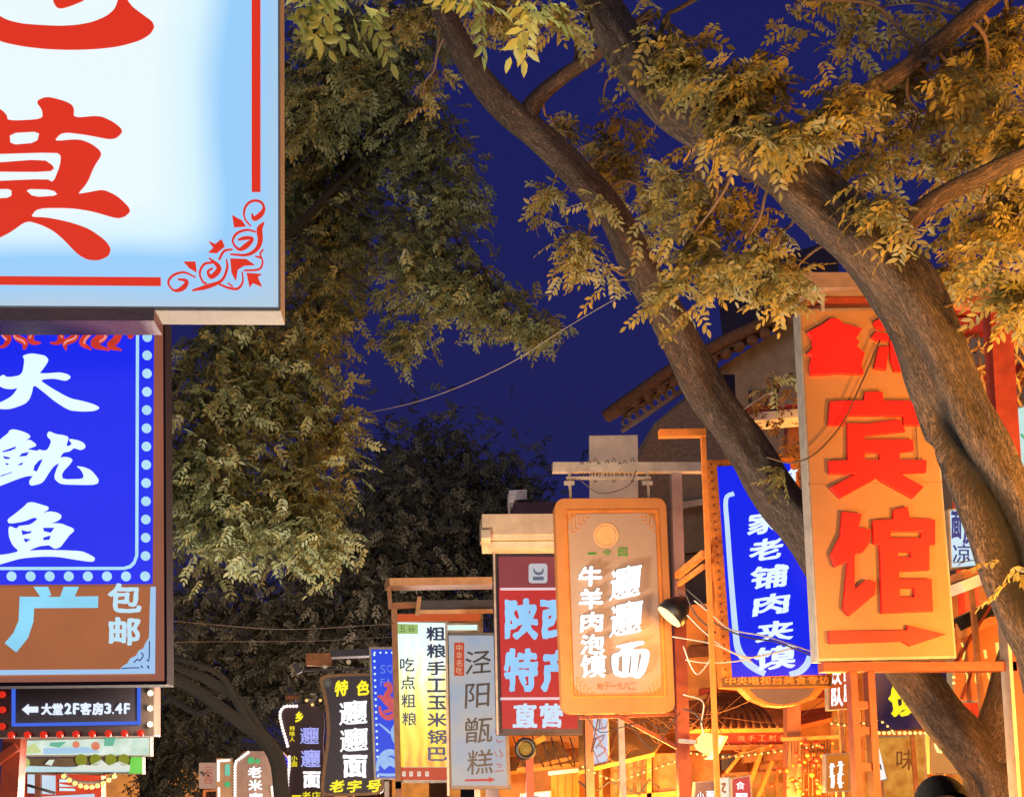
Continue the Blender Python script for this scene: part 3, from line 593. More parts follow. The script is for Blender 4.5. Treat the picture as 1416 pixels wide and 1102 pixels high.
# ------------------------------------------------------------------ 7 cream noodle sign on its gantry
fc = Face(850, 840, 8.3)
t = thing('noodle_sign', 'rounded orange noodle sign with white glowing characters, hung under a wire wrapped beam', 'sign', foot(fc.pt(945, 1000)))
tl, tr, br, bl = (767, 689), (921, 688), (934, 985), (778, 986)
MB().shape(fc, [quad(tl, tr, br, bl, 13)], 0, -.16).build('cabinet', paint('ivory_box', (156, 98, 46), .5, 0, .1, 3), t, bevel=.008)
MB().shape(fc, [quad(tl, tr, br, bl, 3, .085, .055, .925, .93), quad(tl, tr, br, bl, 3, .1, .065, .91, .92)[::-1]], .007, 0).build('inner_border', paint('gold_line', (190, 112, 44), .4, .3), t)
m = MB()
for cx_, cy_, sx_, sy_ in ((790, 712, 1, 1), (908, 711, -1, 1), (797, 961, 1, -1), (914, 960, -1, -1)):
    for k in range(5):
        x = cx_ + sx_ * k * 5; y = cy_; h_ = 24 - k * 5
        m.shape(fc, [ribbon([(x, y, 1.1), (x, y + sy_ * h_, 1.1)], 1)], .0074, 0); m.shape(fc, [ribbon([(x, y + sy_ * h_, 1.1), (x + sx_ * 5, y + sy_ * h_, 1.1)], 1)], .0072, 0)
m.build('corner_fret', paint('gold_line', (190, 112, 44)), t)
MB().shape(fc, [quad((783, 706), (908, 704), (918, 962), (792, 964), 16, .02, .02, .98, .98)], .0045, 0).build('panel', paint('grey_cream_panel', (142, 116, 98), .5, 0, .06, 3, .03), t)
m = MB(); m.shape(fc, [disc(838, 740, 17, 24), disc(838, 740, 14.5, 24)], .008, 0); m.shape(fc, [disc(838, 740, 13.4, 20)], .0075, 0); m.build('round_emblem', paint('tan_emblem', (196, 142, 92), .5), t)
m = MB(); 
m.shape(fc, [rrect(813, 764, 824, 766.5)], .009, 0); write(m, fc, '今', 833, 759, 845, 769, .009, 0, .01); write(m, fc, '园', 855, 757, 867, 769, .009, 0, .02)
m.build('green_line', lit('green_glow', (58, 168, 44), .8), t)
m = MB()
for c_, x, y, w_, h_ in (('牛', 817, 796, 32, 27), ('羊', 818, 827, 33, 28), ('肉', 819, 859, 31, 27), ('泡', 820, 890, 33, 27), ('馍', 821, 920, 35, 32)):
    write(m, fc, c_, x - w_ / 2, y - h_ / 2, x + w_ / 2, y + h_ / 2, .05, .006, .022, -1, -1)
for c_, x, y, w_, h_ in (('𰻝', 866, 804, 42, 44), ('𰻝', 867, 854, 44, 46)):
    write(m, fc, c_, x - w_ / 2, y - h_ / 2, x + w_ / 2, y + h_ / 2, .05, .006, .006, -3, -8)
m.shape(fc, [smooth([(850, 893), (870, 888), (890, 885), (892, 890), (880, 893), (874, 898), (893, 896), (899, 901), (897, 915), (892, 930), (884, 938), (875, 934), (862, 936), (850, 932), (847, 918), (847, 904), (856, 901), (862, 895)], 1), [(856, 908), (862, 905), (862, 930), (855, 926)], [(872, 905), (875, 905), (873, 930), (869, 930)], [(884, 903), (889, 903), (884, 926), (881, 928)]], .05, .006)
m.build('raised_lettering', lit('letter_white_glow', (255, 253, 250), 1.35, 0, 3, True), t)
m = MB(); row(m, fc, '始于一九八二', 825, 880, 943.5, 953, off=.008, back=.004, bold=.005); m.build('small_lettering', paint('brown_print', (150, 88, 36), .5), t)
m = MB(); m.bar(P(764, 647, 8.38), P(972, 647, 8.38), .075, .08); m.build('gantry_beam', steel, t)
MB().bar(foot(P(943, 1085, 8.44)), P(934, 652, 8.44), .083, .08).build('post', paint('lilac_grey_steel', (140, 118, 116), .55, .1), t)
MB().bar(foot(P(943, 1085, 8.43)), P(938, 850, 8.43), .092, .09).build('post_painted_glow', redpaint, t)  # red coat stands for orange light falling on the lower post
m = MB()
for x in (787, 895): m.bar(P(x, 652, 8.38), P(x + 2, 692, 8.38), .02); m.bar(P(x - 7, 668, 8.36), P(x + 7, 668, 8.36), .03)
m.bar(P(783, 661, 8.37), P(900, 661, 8.37), .022); m.build('hanger', steel, t)
m = MB()
for k in range(9):
    x = 803 + k * 9 + random.uniform(-3, 3)
    m.tube([P(x + 3 * math.sin(a), 650 + (11 + 3 * (k % 3)) * math.cos(a), 8.38 + .055 * math.sin(a * 1 + 1.57)) for a in [i * math.pi / 6 for i in range(13)]], .0045, 5)
m.tube([P(a, b, 8.3) for a, b in cr([(800, 662), (830, 682), (868, 672), (880, 650)], 5)], .004); m.build('wire_coil', wirem, t)
m = MB(); m.bar(P(850, 987, 8.4), P(940, 1035, 8.44), .03); m.bar(P(800, 992, 8.4), P(940, 987, 8.44), .025); m.build('brace', redpaint, t)
m = MB()
for q in ([(935, 990), (915, 1022), (905, 1036), (890, 1025), (870, 1000)], [(940, 985), (920, 1010), (900, 1000)], [(810, 990), (830, 1012), (860, 1005), (900, 995)]): m.tube([P(a, b, 8.35) for a, b in cr(q, 5)], .004, 5)
m.build('cable', wirem, t)
t = thing('junction_board', 'plain grey board standing behind the wire wrapped gantry beam', 'board', P(850, 690, 9.4))
MB().shape(Face(850, 640, 9.4), [[(815, 602), (882, 601), (883, 715), (816, 716)]], 0, -.04).build('board_panel', paint('grey_board', (150, 136, 128), .6), t, bevel=.004)
MB().bar(P(849, 690, 9.46), foot(P(849, 690, 9.46)), .05).build('stand', steel, t)

# floodlight fixtures: visor, body, glass, and the light each one gives
def flood(label, Y, hinge, body, lens, aim, watt, col, cone, wr):
    t = thing('floodlight', label, 'floodlight', P(*hinge, Y), 'floodlights on the sign posts')
    a, b = P(*body, Y), P(*lens, Y); ax = (b - a).normalized(); r = (b - a).length
    MB().lathe(a, ax, [(-r * .25, r * .25), (0, r * .45), (r * .55, r * .8), (r * 1.0, wr), (r * 1.02, wr * .94)], 4 if 0 else 10).build('housing', black if watt < 100 else paint('grey_lamp_shell', (112, 100, 86), .5, .4), t)
    MB().lathe(a, ax, [(r * 1.03, wr * .9), (r * 1.06, wr * .88)], 10).build('lens', lit('lamp_lens_glow', (255, 214, 130), 3), t)
    MB().bar(P(*hinge, Y + .05), a, .03).build('arm', steel, t)
    lamp('floodlight_beam', b + ax * (r * .25), watt, col, .05, cone, aim)
ORG = (1, .40, .06)
flood('dark floodlight with a flat hood on the post right of the orange noodle sign', 7.95, (941, 822), (944, 833), (926, 852), Face(850, 840, 8.3).pt(880, 945), 13, ORG, 140, .12)
t = thing('floodlight', 'pale boxy floodlight glowing along its open edge, below the studded blue sign', 'floodlight', P(942, 1024, 8.1), 'floodlights on the sign posts')
ff = Face(980, 1020, 8.0, -35)
MB().shape(ff, [[(972, 1011), (1000, 1016), (983, 1048), (962, 1036), (958, 1026)]], 0, -.12).build('housing', paint('pale_lamp_shell', (206, 160, 92), .5, .2), t, bevel=.008)
MB().shape(ff, [[(996, 1017), (1001, 1018), (984, 1050), (973, 1049), (981, 1045)]], .012, .002).build('lens', lit('lamp_lens_glow', (255, 214, 130), 1.6), t)
MB().bar(P(940, 1024, 8.2), P(964, 1026, 8.05), .03).build('arm', steel, t)
lamp('floodlight_beam', P(1010, 1040, 7.85), 14, ORG, .05, 140, P(1120, 1020, 8.6))

# ------------------------------------------------------------------ 8 red specialities sign
fc = Face(740, 900, 10.6)
t = thing('speciality_sign', 'red lit sign with large pale blue characters and white badge under a beige ledge', 'sign', foot(fc.pt(815, 1000)))
tl, tr, br, bl = (681, 765), (796, 765), (806, 1016), (687, 1016)
MB().shape(fc, [quad(tl, tr, br, bl)], 0, -.14).build('cabinet', dark, t, bevel=.005)
MB().shape(fc, [quad(tl, tr, br, bl, 0, .07, .018, .94, .185)], .005, 0).build('top_panel', lit('dull_red_panel', (146, 66, 70), .9, .06, 3), t)
MB().shape(fc, [quad(tl, tr, br, bl, 0, .065, .187, .945, .965)], .005, 0).build('panel', lit('red_panel', (194, 52, 50), 1, .05, 3), t)
for q in ([(692, 812.5), (798, 812), (798, 815.5), (692, 816)], [(692, 964), (800, 963.5), (800, 967), (692, 967.5)]): MB().shape(fc, [q], .009, 0).build('rule', lit('pink_white_glow', (232, 200, 206), 1), t)
m = MB()
for c_, x0, y0, x1, y1 in (('陕', 698, 827, 744, 884), ('西', 747, 829, 797, 884), ('特', 697, 896, 744, 956), ('产', 748, 897, 799, 956)): write(m, fc, c_, x0, y0, x1, y1, .012, .004, .045)
m.build('lettering', lit('sky_letter_glow', (150, 205, 250), 1.0, .06, 3), t)
m = MB(); write(m, fc, '直', 709, 972, 743, 1006, .012, .004, .035); write(m, fc, '营', 746, 972, 779, 1006, .012, .004, .035); m.build('lettering', lit('pale_letter_glow', (196, 224, 248), 1), t)
bd = MB().shape(fc, [rrect(731, 779, 757, 806, 4)], .008, 0).build('badge', lit('grey_white_badge', (200, 198, 204), .85), t)
m = MB(); m.shape(fc, [ribbon([(738, 786, 1.5), (740, 791, 3), (745, 793, 4), (750, 791, 3), (751, 786, 1.5)])], .012, .008); m.shape(fc, [rrect(737, 797, 752, 802, 1)], .011, .008); m.build('emblem', lit('badge_print', (110, 120, 140), .7), bd)
m = MB(); m.bar(P(665, 733, 10.5), P(800, 732, 10.5), .2, .5); m.build('ledge', paint('beige_ledge', (172, 152, 130), .6), t)
m = MB(); m.bar(P(669, 746, 10.42), P(800, 745, 10.42), .06, .3); m.bar(P(676, 757, 10.45), P(800, 756.5, 10.45), .07, .25); m.build('ledge_moulding', paint('pale_ledge', (196, 176, 150), .6), t)
MB().bar(P(672, 738, 10.2), P(673, 760, 10.5), .09).build('ledge_bracket', paint('pale_ledge', (196, 176, 150)), t)
MB().bar(P(683, 760, 10.5), P(688, 1016, 10.5), .02).build('edge_tube', steel, t)
MB().bar(foot(P(815, 1085, 10.7)), P(808, 760, 10.7), .08).build('post', paint('brown_post', (96, 62, 54), .6), t)
# round black lamp beneath
t = thing('ring_lamp', 'black ring shaped lamp on a stalk beneath the red sign', 'lamp', P(727, 1036, 10.3))
cc = P(727, 1035, 10.3)
MB().tube([cc + Vector((.082 * math.cos(a), 0, .085 * math.sin(a))) for a in [i * math.pi / 10 for i in range(20)]], .024, 8, True).build('ring', black, t)
MB().lathe(cc + Vector((0, .02, 0)), (0, -1, 0), [(0, .055), (.02, .06)], 14).build('lens', lit('dim_amber_glow', (190, 140, 60), .8, .2, 40), t)
MB().bar(P(736, 1028, 10.32), P(752, 1020, 10.4), .05).build('housing', paint('olive_lamp', (120, 104, 50), .5), t)
MB().bar(P(732, 1046, 10.32), foot(P(733, 1085, 10.32)), .07).build('post', redpaint, t)

# ------------------------------------------------------------------ 9 grey pudding sign
fc = Face(660, 980, 11.6)
t = thing('pudding_sign', 'narrow grey sign with four dark brush characters and a small red arrow', 'sign', fc.pt(660, 1090))
tl, tr, br, bl = (616, 874), (697, 874), (707, 1091), (621, 1091)
MB().shape(fc, [quad(tl, tr, br, bl)], 0, -.12).build('frame', paint('grey_brown_frame', (92, 82, 78), .5), t, bevel=.005)
MB().shape(fc, [quad(tl, tr, br, bl, 0, .05, .02, .94, .975)], .005, 0).build('panel', lit('grey_print_glow', (178, 168, 160), 1.15, .04, 2.2, False, (138, 152, 172)), t)
m = MB()
for c_, x, y, w_, h_ in (('泾', 661, 915, 36, 32), ('阳', 660, 961, 34, 34), ('甑', 662, 1009, 38, 36), ('糕', 664, 1053, 36, 34)): write(m, fc, c_, x - w_ / 2, y - h_ / 2, x + w_ / 2, y + h_ / 2, .009, .004, .006, -1, -3)
m.build('lettering', paint('ink_black', (34, 30, 36), .5), t)
st = MB().shape(fc, [rrect(628, 888, 642, 934, 1)], .009, 0).build('stamp', lit('stamp_red', (196, 76, 48), .9), t)
m = MB(); column(m, fc, '中华名吃', 635, 8, 890, 932, off=.013, back=.009, bold=.005); m.build('stamp_lettering', lit('stamp_pale', (226, 186, 156), .9), st)
m = MB(); m.shape(fc, [[(643, 1077), (676, 1076), (676, 1073.5), (685, 1077.5), (676, 1081.5), (676, 1079.5), (643, 1080)]], .009, 0)
m.build('arrow', lit('arrow_red', (206, 74, 64), .9), t)
m = MB()
for q in ([(686, 993, 1), (687, 1000, 1.5), (685, 1012, 1)], [(686, 1022, 1.5), (690, 1026, 1.5), (696, 1023, 1)], [(684, 1038, 1), (687, 1046, 1)], [(690, 1036, 1.5), (695, 1044, 1.5), (690, 1046, 1)], [(686, 1056, 1.4), (694, 1057, 1.4)], [(688, 1060, 1), (694, 1060, 1)], [(684, 1066, 1.4), (696, 1065, 1.4)]): m.shape(fc, [ribbon(q, 3)], .009, 0)
m.build('side_marks', lit('side_red', (196, 96, 86), .8), t)
MB().bar(P(617, 860, 11.55), P(620, 1100, 11.55), .025).build('edge_tube', steel, t)
MB().bar(P(660, 1090, 11.66), foot(P(660, 1090, 11.66)), .06).build('post', steel, t)

# ------------------------------------------------------------------ 10 yellow rice cracker sign
fc = Face(580, 970, 13.2)
t = thing('cracker_sign', 'yellow and white glowing food sign with navy characters under a timber framed canopy', 'sign', foot(fc.pt(540, 1000)))
MB().shape(fc, [[(542, 848), (668, 848), (668, 1082), (552, 1082)]], 0, -.14).build('cabinet', steel, t, bevel=.005)
yp = bpy.data.materials.new('yellow_print'); yp.use_nodes = True; tr_ = yp.node_tree; b = tr_.nodes['Principled BSDF']
g = tr_.nodes.new('ShaderNodeNewGeometry'); sp = tr_.nodes.new('ShaderNodeSeparateXYZ'); tr_.links.new(g.outputs['Position'], sp.inputs[0])
z0, z1 = fc.pt(580, 1062).z, fc.pt(580, 862).z
mr = tr_.nodes.new('ShaderNodeMapRange'); mr.inputs[1].default_value = z0; mr.inputs[2].default_value = z1; tr_.links.new(sp.outputs[2], mr.inputs[0])
nz = tr_.nodes.new('ShaderNodeTexWave'); nz.inputs['Scale'].default_value = 2.2; nz.inputs['Distortion'].default_value = 9; nz.inputs['Detail'].default_value = 3
ad = tr_.nodes.new('ShaderNodeMath'); ad.operation = 'MULTIPLY_ADD'; ad.inputs[1].default_value = .16
tr_.links.new(nz.outputs[1] if len(nz.outputs) > 1 else nz.outputs[0], ad.inputs[0]); tr_.links.new(mr.outputs[0], ad.inputs[2])
rp = tr_.nodes.new('ShaderNodeValToRGB'); tr_.links.new(ad.outputs[0], rp.inputs[0]); e = rp.color_ramp.elements
e[0].position = .04; e[0].color = lin((226, 140, 30)); e[1].position = 1; e[1].color = lin((214, 244, 240))
for ps, cc_ in ((.2, (244, 196, 40)), (.42, (248, 226, 84)), (.62, (240, 246, 160)), (.8, (232, 250, 226))):
    x = e.new(ps); x.color = lin(cc_)
tr_.links.new(rp.outputs[0], b.inputs['Emission Color']); b.inputs['Emission Strength'].default_value = 1.2; b.inputs['Base Color'].default_value = (.05, .05, .05, 1)
MB().shape(fc, [[(547, 860), (662, 862), (664, 1060), (552, 1060)]], .005, 0).build('panel', yp, t)
m = MB(); column(m, fc, '粗粮手工玉米锅巴', 603, 27, 864, 1054, .18, 2, off=.016, back=.004, bold=.024); m.build('lettering', paint('navy_letter', (34, 46, 112), .4, 0, .05), t)
m = MB(); column(m, fc, '吃点粗粮', 563, 20, 906, 1006, .25, 3, off=.012, back=.004, bold=.01); m.build('lettering', paint('navy_letter', (34, 46, 112)), t)
lb = MB().shape(fc, [[(549, 862), (578, 863), (578, 876), (549, 876)]], .01, 0).build('green_label', lit('green_label_glow', (168, 200, 120), .9), t)
m = MB(); write(m, fc, '五', 552, 864.5, 561, 873.5, .014, .01, .01); write(m, fc, '谷', 564, 864.5, 574, 873.5, .014, .01, .01); m.build('label_lettering', paint('green_letter', (70, 110, 30), .5), lb)
bd = MB().shape(fc, [[(551, 1061), (662, 1061), (662, 1078), (552, 1078)]], .008, 0).build('red_band', lit('band_red', (196, 66, 34), .95, .05), t)
m = MB()
for x in (556, 566, 577, 588): m.shape(fc, [rrect(x, 1066, x + 5, 1073, 1.2), rrect(x + 1.6, 1067.6, x + 3.2, 1069, .1)], .012, .008)
m.build('band_marks', lit('band_white', (236, 220, 200), .9), bd)
MB().shape(fc, [[(548, 849), (664, 848), (664, 858), (548, 859)]], .012, 0).build('header', lit('header_orange', (214, 92, 46), .8, .05), t)
m = MB()
m.bar(P(535, 808, 13.0), P(690, 806, 13.3), .09, .35); m.build('canopy_beam', paint('pale_timber', (196, 150, 110), .7), t)
m = MB(); m.bar(P(537, 800, 13.0), P(540, 842, 13.0), .05); m.bar(P(540, 838, 13.0), P(580, 836, 13.2), .07); m.bar(P(545, 835, 13.05), P(551, 1090, 13.05), .07); m.bar(foot(P(551, 1085, 13.05)), P(551, 1080, 13.05), .07); m.build('canopy_frame', paint('brown_timber', (150, 108, 80), .7), t)
m = MB(); m.add([P(578, 830, 12.7), P(690, 829, 12.7), P(690, 842, 13.1), P(582, 843, 13.1), P(578, 842, 12.7), P(690, 841, 12.7)], [(0, 1, 2, 3), (0, 4, 5, 1), (3, 2, 5, 4), (0, 3, 4), (1, 5, 2)]); m.build('slate_hood', paint('dark_slate', (64, 62, 70), .7), t)
MB().bar(P(578, 846, 12.68), P(690, 845, 12.68), .045).build('hood_rail', paint('pale_timber', (196, 150, 110)), t)
MB().bar(P(577, 850, 12.66), P(580, 826, 12.72), .05).build('hood_end', paint('pale_timber', (196, 150, 110)), t)
# small green glow box behind between signs
t = thing('glow_box', 'short pale green lit box peeping out between the cracker sign and the red sign', 'sign', P(637, 868, 13.6))
f2 = Face(637, 868, 12.9)
MB().shape(f2, [[(616, 861), (662, 861), (662, 874), (616, 874)]], 0, -.05).build('box_body', steel, t)
MB().shape(f2, [[(618, 864), (660, 863.5), (660, 871), (618, 871)]], .004, 0).build('panel', lit('aqua_glow', (214, 244, 232), 1.1), t)

# ------------------------------------------------------------------ 11 blue octopus sign
fc = Face(530, 980, 14.6)
t = thing('octopus_sign', 'narrow blue lit sign with a pink tentacle and a border of white dots', 'sign', fc.pt(532, 1076))
tl, tr, br, bl = (510, 894), (566, 894), (570, 1077), (517, 1077)
MB().shape(fc, [quad(tl, tr, br, bl)], 0, -.12).build('frame', steel, t, bevel=.004)
MB().shape(fc, [quad(tl, tr, br, bl, 0, .06, .02, .94, .985)], .005, 0).build('panel', lit('mid_blue_glow', (40, 72, 224), 1, .04), t)
m = MB()
for k in range(20): m.shape(fc, [disc(517.5 + k * .28, 905 + k * 8.8, 1.7, 8)], .009, 0)
for k in range(6): m.shape(fc, [disc(518 + 8 * k, 902, 1.6, 8)], .0095, 0)
m.build('dot_border', paleE, t)
m = MB(); write(m, fc, 'S', 526, 919, 533, 931, .01, 0, .01); write(m, fc, 'Q', 535, 919, 543, 931, .01, 0, .01); write(m, fc, 'F', 526, 938, 532, 948, .01, 0, .005); write(m, fc, 'I', 536, 938, 538, 948, .01, 0, .005); m.build('lettering', lit('dim_blue_letter', (104, 130, 226), 1), t)
m = MB()
for i, q in enumerate(([(531, 948, 4), (537, 945, 7), (539, 953, 8), (535, 962, 9), (540, 970, 12), (546, 975, 12)], [(522, 962, 3), (528, 964, 6), (536, 972, 8), (545, 978, 10)], [(525, 976, 3), (527, 986, 5), (536, 992, 7), (546, 988, 9)], [(530, 984, 4), (538, 982, 5), (544, 976, 8)], [(560, 960, 10), (552, 972, 16), (545, 985, 14)])): m.shape(fc, [ribbon(q)], .010 + i * .0008, 0)
m.build('tentacle', lit('pink_tentacle', (206, 84, 94), 1, .12, 12), t)
m = MB()
for i, q in enumerate(([(524, 1000, 2), (534, 1008, 3), (540, 1014, 2)], [(548, 1000, 5), (543, 1012, 6), (547, 1026, 5), (556, 1036, 4)], [(521, 1066, 3), (524, 1052, 6), (533, 1042, 10), (543, 1040, 8), (550, 1048, 4)], [(528, 1060, 10), (538, 1052, 12), (548, 1058, 8)], [(522, 1070, 3), (536, 1071, 4), (560, 1070, 4)])): m.shape(fc, [ribbon(q)], .009 + i * .0008, 0)
m.build('water_swirl', lit('swirl_blue', (150, 186, 236), 1, .1, 14), t)
MB().bar(P(535, 1080, 14.66), foot(P(535, 1080, 14.66)), .06).build('post', steel, t)

# ------------------------------------------------------------------ 12 dark scroll sign with bright noodles characters
fc = Face(480, 1010, 16)
t = thing('scroll_sign', 'dark purple scroll shaped sign with three white glowing characters between yellow ones', 'sign', foot(fc.pt(480, 1090)))
out = [(440, 934), (470, 931), (520, 930), (528, 940), (522, 970), (519, 1000), (524, 1040), (532, 1084), (528, 1099), (450, 1101), (443, 1098), (446, 1060), (452, 1020), (451, 985), (446, 958)]
MB().shape(fc, [smooth(out, 2)], 0, -.12).build('frame', paint('bronze_frame', (126, 92, 62), .5, .3), t)
ins = [(445, 938), (475, 935), (518, 934), (523, 942), (517, 972), (515, 1000), (520, 1040), (527, 1082), (524, 1095), (452, 1097), (448, 1092), (451, 1060), (457, 1020), (456, 985), (451, 958)]
MB().shape(fc, [smooth(ins, 2)], .01, 0).build('panel', paint('deep_purple', (36, 22, 54), .5, 0, .1, 3), t)
m = MB()
write(m, fc, '特', 463, 940, 481, 962, .03, .01, .04, -2, -2); write(m, fc, '色', 493, 940, 511, 961, .03, .01, .04, -2, -2)
for c_, x in (('老', 466), ('字', 490), ('号', 517)): write(m, fc, c_, x - 10, 1078, x + 10, 1095, .03, .01, .03, -2, -2)
m.build('yellow_lettering', yelE, t)
m = MB(); write(m, fc, '𰻝', 469, 968, 508, 1001, .03, .01, .012, 0, -3); write(m, fc, '𰻝', 470, 1006, 509, 1038, .03, .01, .012, 0, -3); write(m, fc, '面', 474, 1043, 508, 1075, .03, .01, .04); m.build('white_lettering', whiteE, t)
m = MB(); m.shape(fc, [disc(453, 944, 6, 16), disc(453, 944, 5, 16)], .018, .01); m.shape(fc, [disc(453, 944, 4, 12)], .016, .01); m.build('round_emblem', paint('grey_green_emblem', (96, 110, 104), .5), t)
m = MB(); m.bar(P(424, 912, 15.9), P(458, 912, 15.9), .17, .2); m.build('canopy_board', wood, t)
m = MB(); m.bar(P(420, 927, 15.9), P(512, 924, 15.9), .03); m.bar(P(408, 918, 15.9), P(415, 930, 15.9), .08); m.bar(P(458, 905, 16), P(512, 903, 16), .1, .3); m.build('canopy_frame', dark, t)
bulbs(t, fc, [(449.5, 921), (482, 915)], 3.5, lit('dull_cream_box', (206, 176, 140), .7), .1)
MB().bar(P(485, 1100, 16.05), foot(P(485, 1100, 16.05)), .08).build('post', wood, t)

# ------------------------------------------------------------------ 13 gourd sign with bulbs
fc = Face(415, 1030, 18.5)
t = thing('gourd_sign', 'brown gourd shaped sign edged with white bulbs, blue and white characters inside', 'sign', foot(fc.pt(420, 1090)))
go = [(410, 973), (430, 972), (446, 980), (449, 1000), (446, 1030), (450, 1070), (449, 1106), (396, 1106), (396, 1070), (401, 1040), (394, 1018), (386, 998), (387, 980), (396, 973)]
MB().shape(fc, [smooth(go, 2)], 0, -.1).build('board', paint('plum_brown', (66, 44, 50), .6, 0, .12), t)
bulbs(t, fc, along([(410, 976), (394, 976), (388, 982), (387, 990), (391, 1008), (396, 1024), (398, 1032)], 4.4) + along([(400, 1046), (400, 1060), (398, 1075), (397, 1100)], 4.4), 2.3, wbulbE)
bulbs(t, fc, [(443, 968), (424, 968), (432, 974)], 2.2, lit('amber_bulb_glow', (255, 190, 110), 1.6), .05)
m = MB(); write(m, fc, '乡', 408, 983, 419, 998, .02, 0, .04); column(m, fc, '特味人', 404, 7, 1003, 1025, off=.02, bold=.03); column(m, fc, '小面', 407, 8, 1044, 1060, off=.02, bold=.03); row(m, fc, '一老店', 403, 444, 1094, 1106, off=.02, bold=.03); m.build('yellow_lettering', yelE, t)
m = MB(); write(m, fc, '𰻝', 415, 1005, 441, 1028, .02, 0, .004); write(m, fc, '𰻝', 416, 1036, 443, 1060, .02, 0, .008); m.build('lettering', lit('violet_white_glow', (170, 174, 250), 1.1), t)
m = MB(); write(m, fc, '面', 419, 1066, 443, 1089, .02, 0, .04); m.build('white_lettering', whiteE, t)
MB().bar(P(395, 963, 18.5), P(413, 963, 18.5), .1).build('cap_block', wood, t); MB().bar(P(394, 961, 18.4), P(417, 959, 18.4), .025).build('cap_rod', dark, t)
MB().bar(P(420, 1104, 18.56), foot(P(420, 1104, 18.56)), .08).build('post', wood, t)

# ------------------------------------------------------------------ 14 small distant signs
fc = Face(390, 1060, 20)
t = thing('drop_sign', 'small blue lit sign with a rounded lower edge, partly behind the gourd sign', 'sign', fc.pt(388, 1085))
MB().shape(fc, [smooth([(378, 1028), (400, 1046), (404, 1080), (392, 1084), (380, 1072), (376, 1050)], 2)], 0, -.08).build('frame', steel, t)
MB().shape(fc, [smooth([(380, 1032), (399, 1048), (402, 1078), (392, 1081), (382, 1070), (378, 1050)], 2)], .005, 0).build('panel', blueE, t)
m = MB(); column(m, fc, '川香', 383, 9, 1034, 1070, off=.012, bold=.01); m.shape(fc, [[(389, 1044), (396, 1050), (389, 1051)]], .012, 0); m.build('lettering', lit('sky_letter_glow', (150, 205, 250)), t)
MB().bar(P(392, 1084, 20.05), foot(P(392, 1084, 20.05)), .06).build('post', steel, t)
fc = Face(355, 1070, 21)
t = thing('house_sign', 'dark sign with white brush characters and angular bulb outline, beside the slanting trunk', 'sign', foot(fc.pt(350, 1090)))
MB().shape(fc, [[(322, 1106), (322, 1054), (338, 1038), (372, 1038), (378, 1050), (378, 1106)]], 0, -.08).build('board', paint('slate_brown', (96, 84, 84), .6), t)
bulbs(t, fc, along([(343, 1040), (327, 1052), (325, 1058), (325, 1104)], 4), 2.2, wbulbE); bulbs(t, fc, along([(376, 1088), (378, 1106)], 4), 2.2, wbulbE)
m = MB(); column(m, fc, '老米家', 352, 19, 1058, 1112, .15, 2, off=.02, bold=.035); m.build('lettering', whiteE, t)
m = MB(); m.shape(fc, [disc(347, 1051, 5)], .012, 0); m.shape(fc, [disc(356, 1052, 3.5)], .012, 0); m.build('green_badge', lit('jade_glow', (84, 190, 120), .9), t)
MB().bar(P(350, 1104, 21.05), foot(P(350, 1104, 21.05)), .08).build('post', wood, t)
fc = Face(310, 1070, 22.5)
t = thing('banner_sign', 'slim sign in an L shaped strip of white light with green pictures', 'sign', foot(fc.pt(310, 1090)))
MB().shape(fc, [[(299, 1048), (321, 1048), (321, 1108), (299, 1108)]], 0, -.08).build('board', paint('sand_board', (160, 128, 92), .7), t)
m = MB(); m.shape(fc, [[(300, 1050), (318, 1049), (318, 1052), (303.5, 1053), (303.5, 1080), (300, 1080)]], .02, 0); m.shape(fc, [rrect(301, 1088, 304, 1104)], .02, 0); m.build('light_strip', wbulbE, t)
m = MB(); m.shape(fc, [rrect(311, 1056, 318, 1072, 2)], .01, 0); m.build('picture', lit('aqua_print', (120, 206, 176), .9), t)
m = MB(); m.shape(fc, [disc(314.5, 1084, 4)], .01, 0); m.build('picture', lit('jade_glow', (84, 190, 120)), t)
MB().bar(P(310, 1104, 22.55), foot(P(310, 1104, 22.55)), .08).build('post', wood, t)
fc = Face(285, 1070, 24)
t = thing('pink_sign', 'small faded pink sign with two red characters on a yellow stand, far off', 'sign', foot(fc.pt(286, 1090)))
MB().shape(fc, [rrect(275, 1054, 299, 1090, 2)], 0, -.08).build('board', lit('faded_pink_glow', (196, 150, 126), .75, .06), t)
m = MB(); column(m, fc, '云吞', 288, 13, 1059, 1084, off=.012, bold=.005); m.build('lettering', lit('rust_glow', (190, 92, 70), .8), t)
m = MB(); m.bar(P(283, 1092, 24), foot(P(283, 1092, 24)), .06); m.bar(P(283, 1093, 24), P(300, 1092, 24), .05); m.build('stand', orangepaint, t)

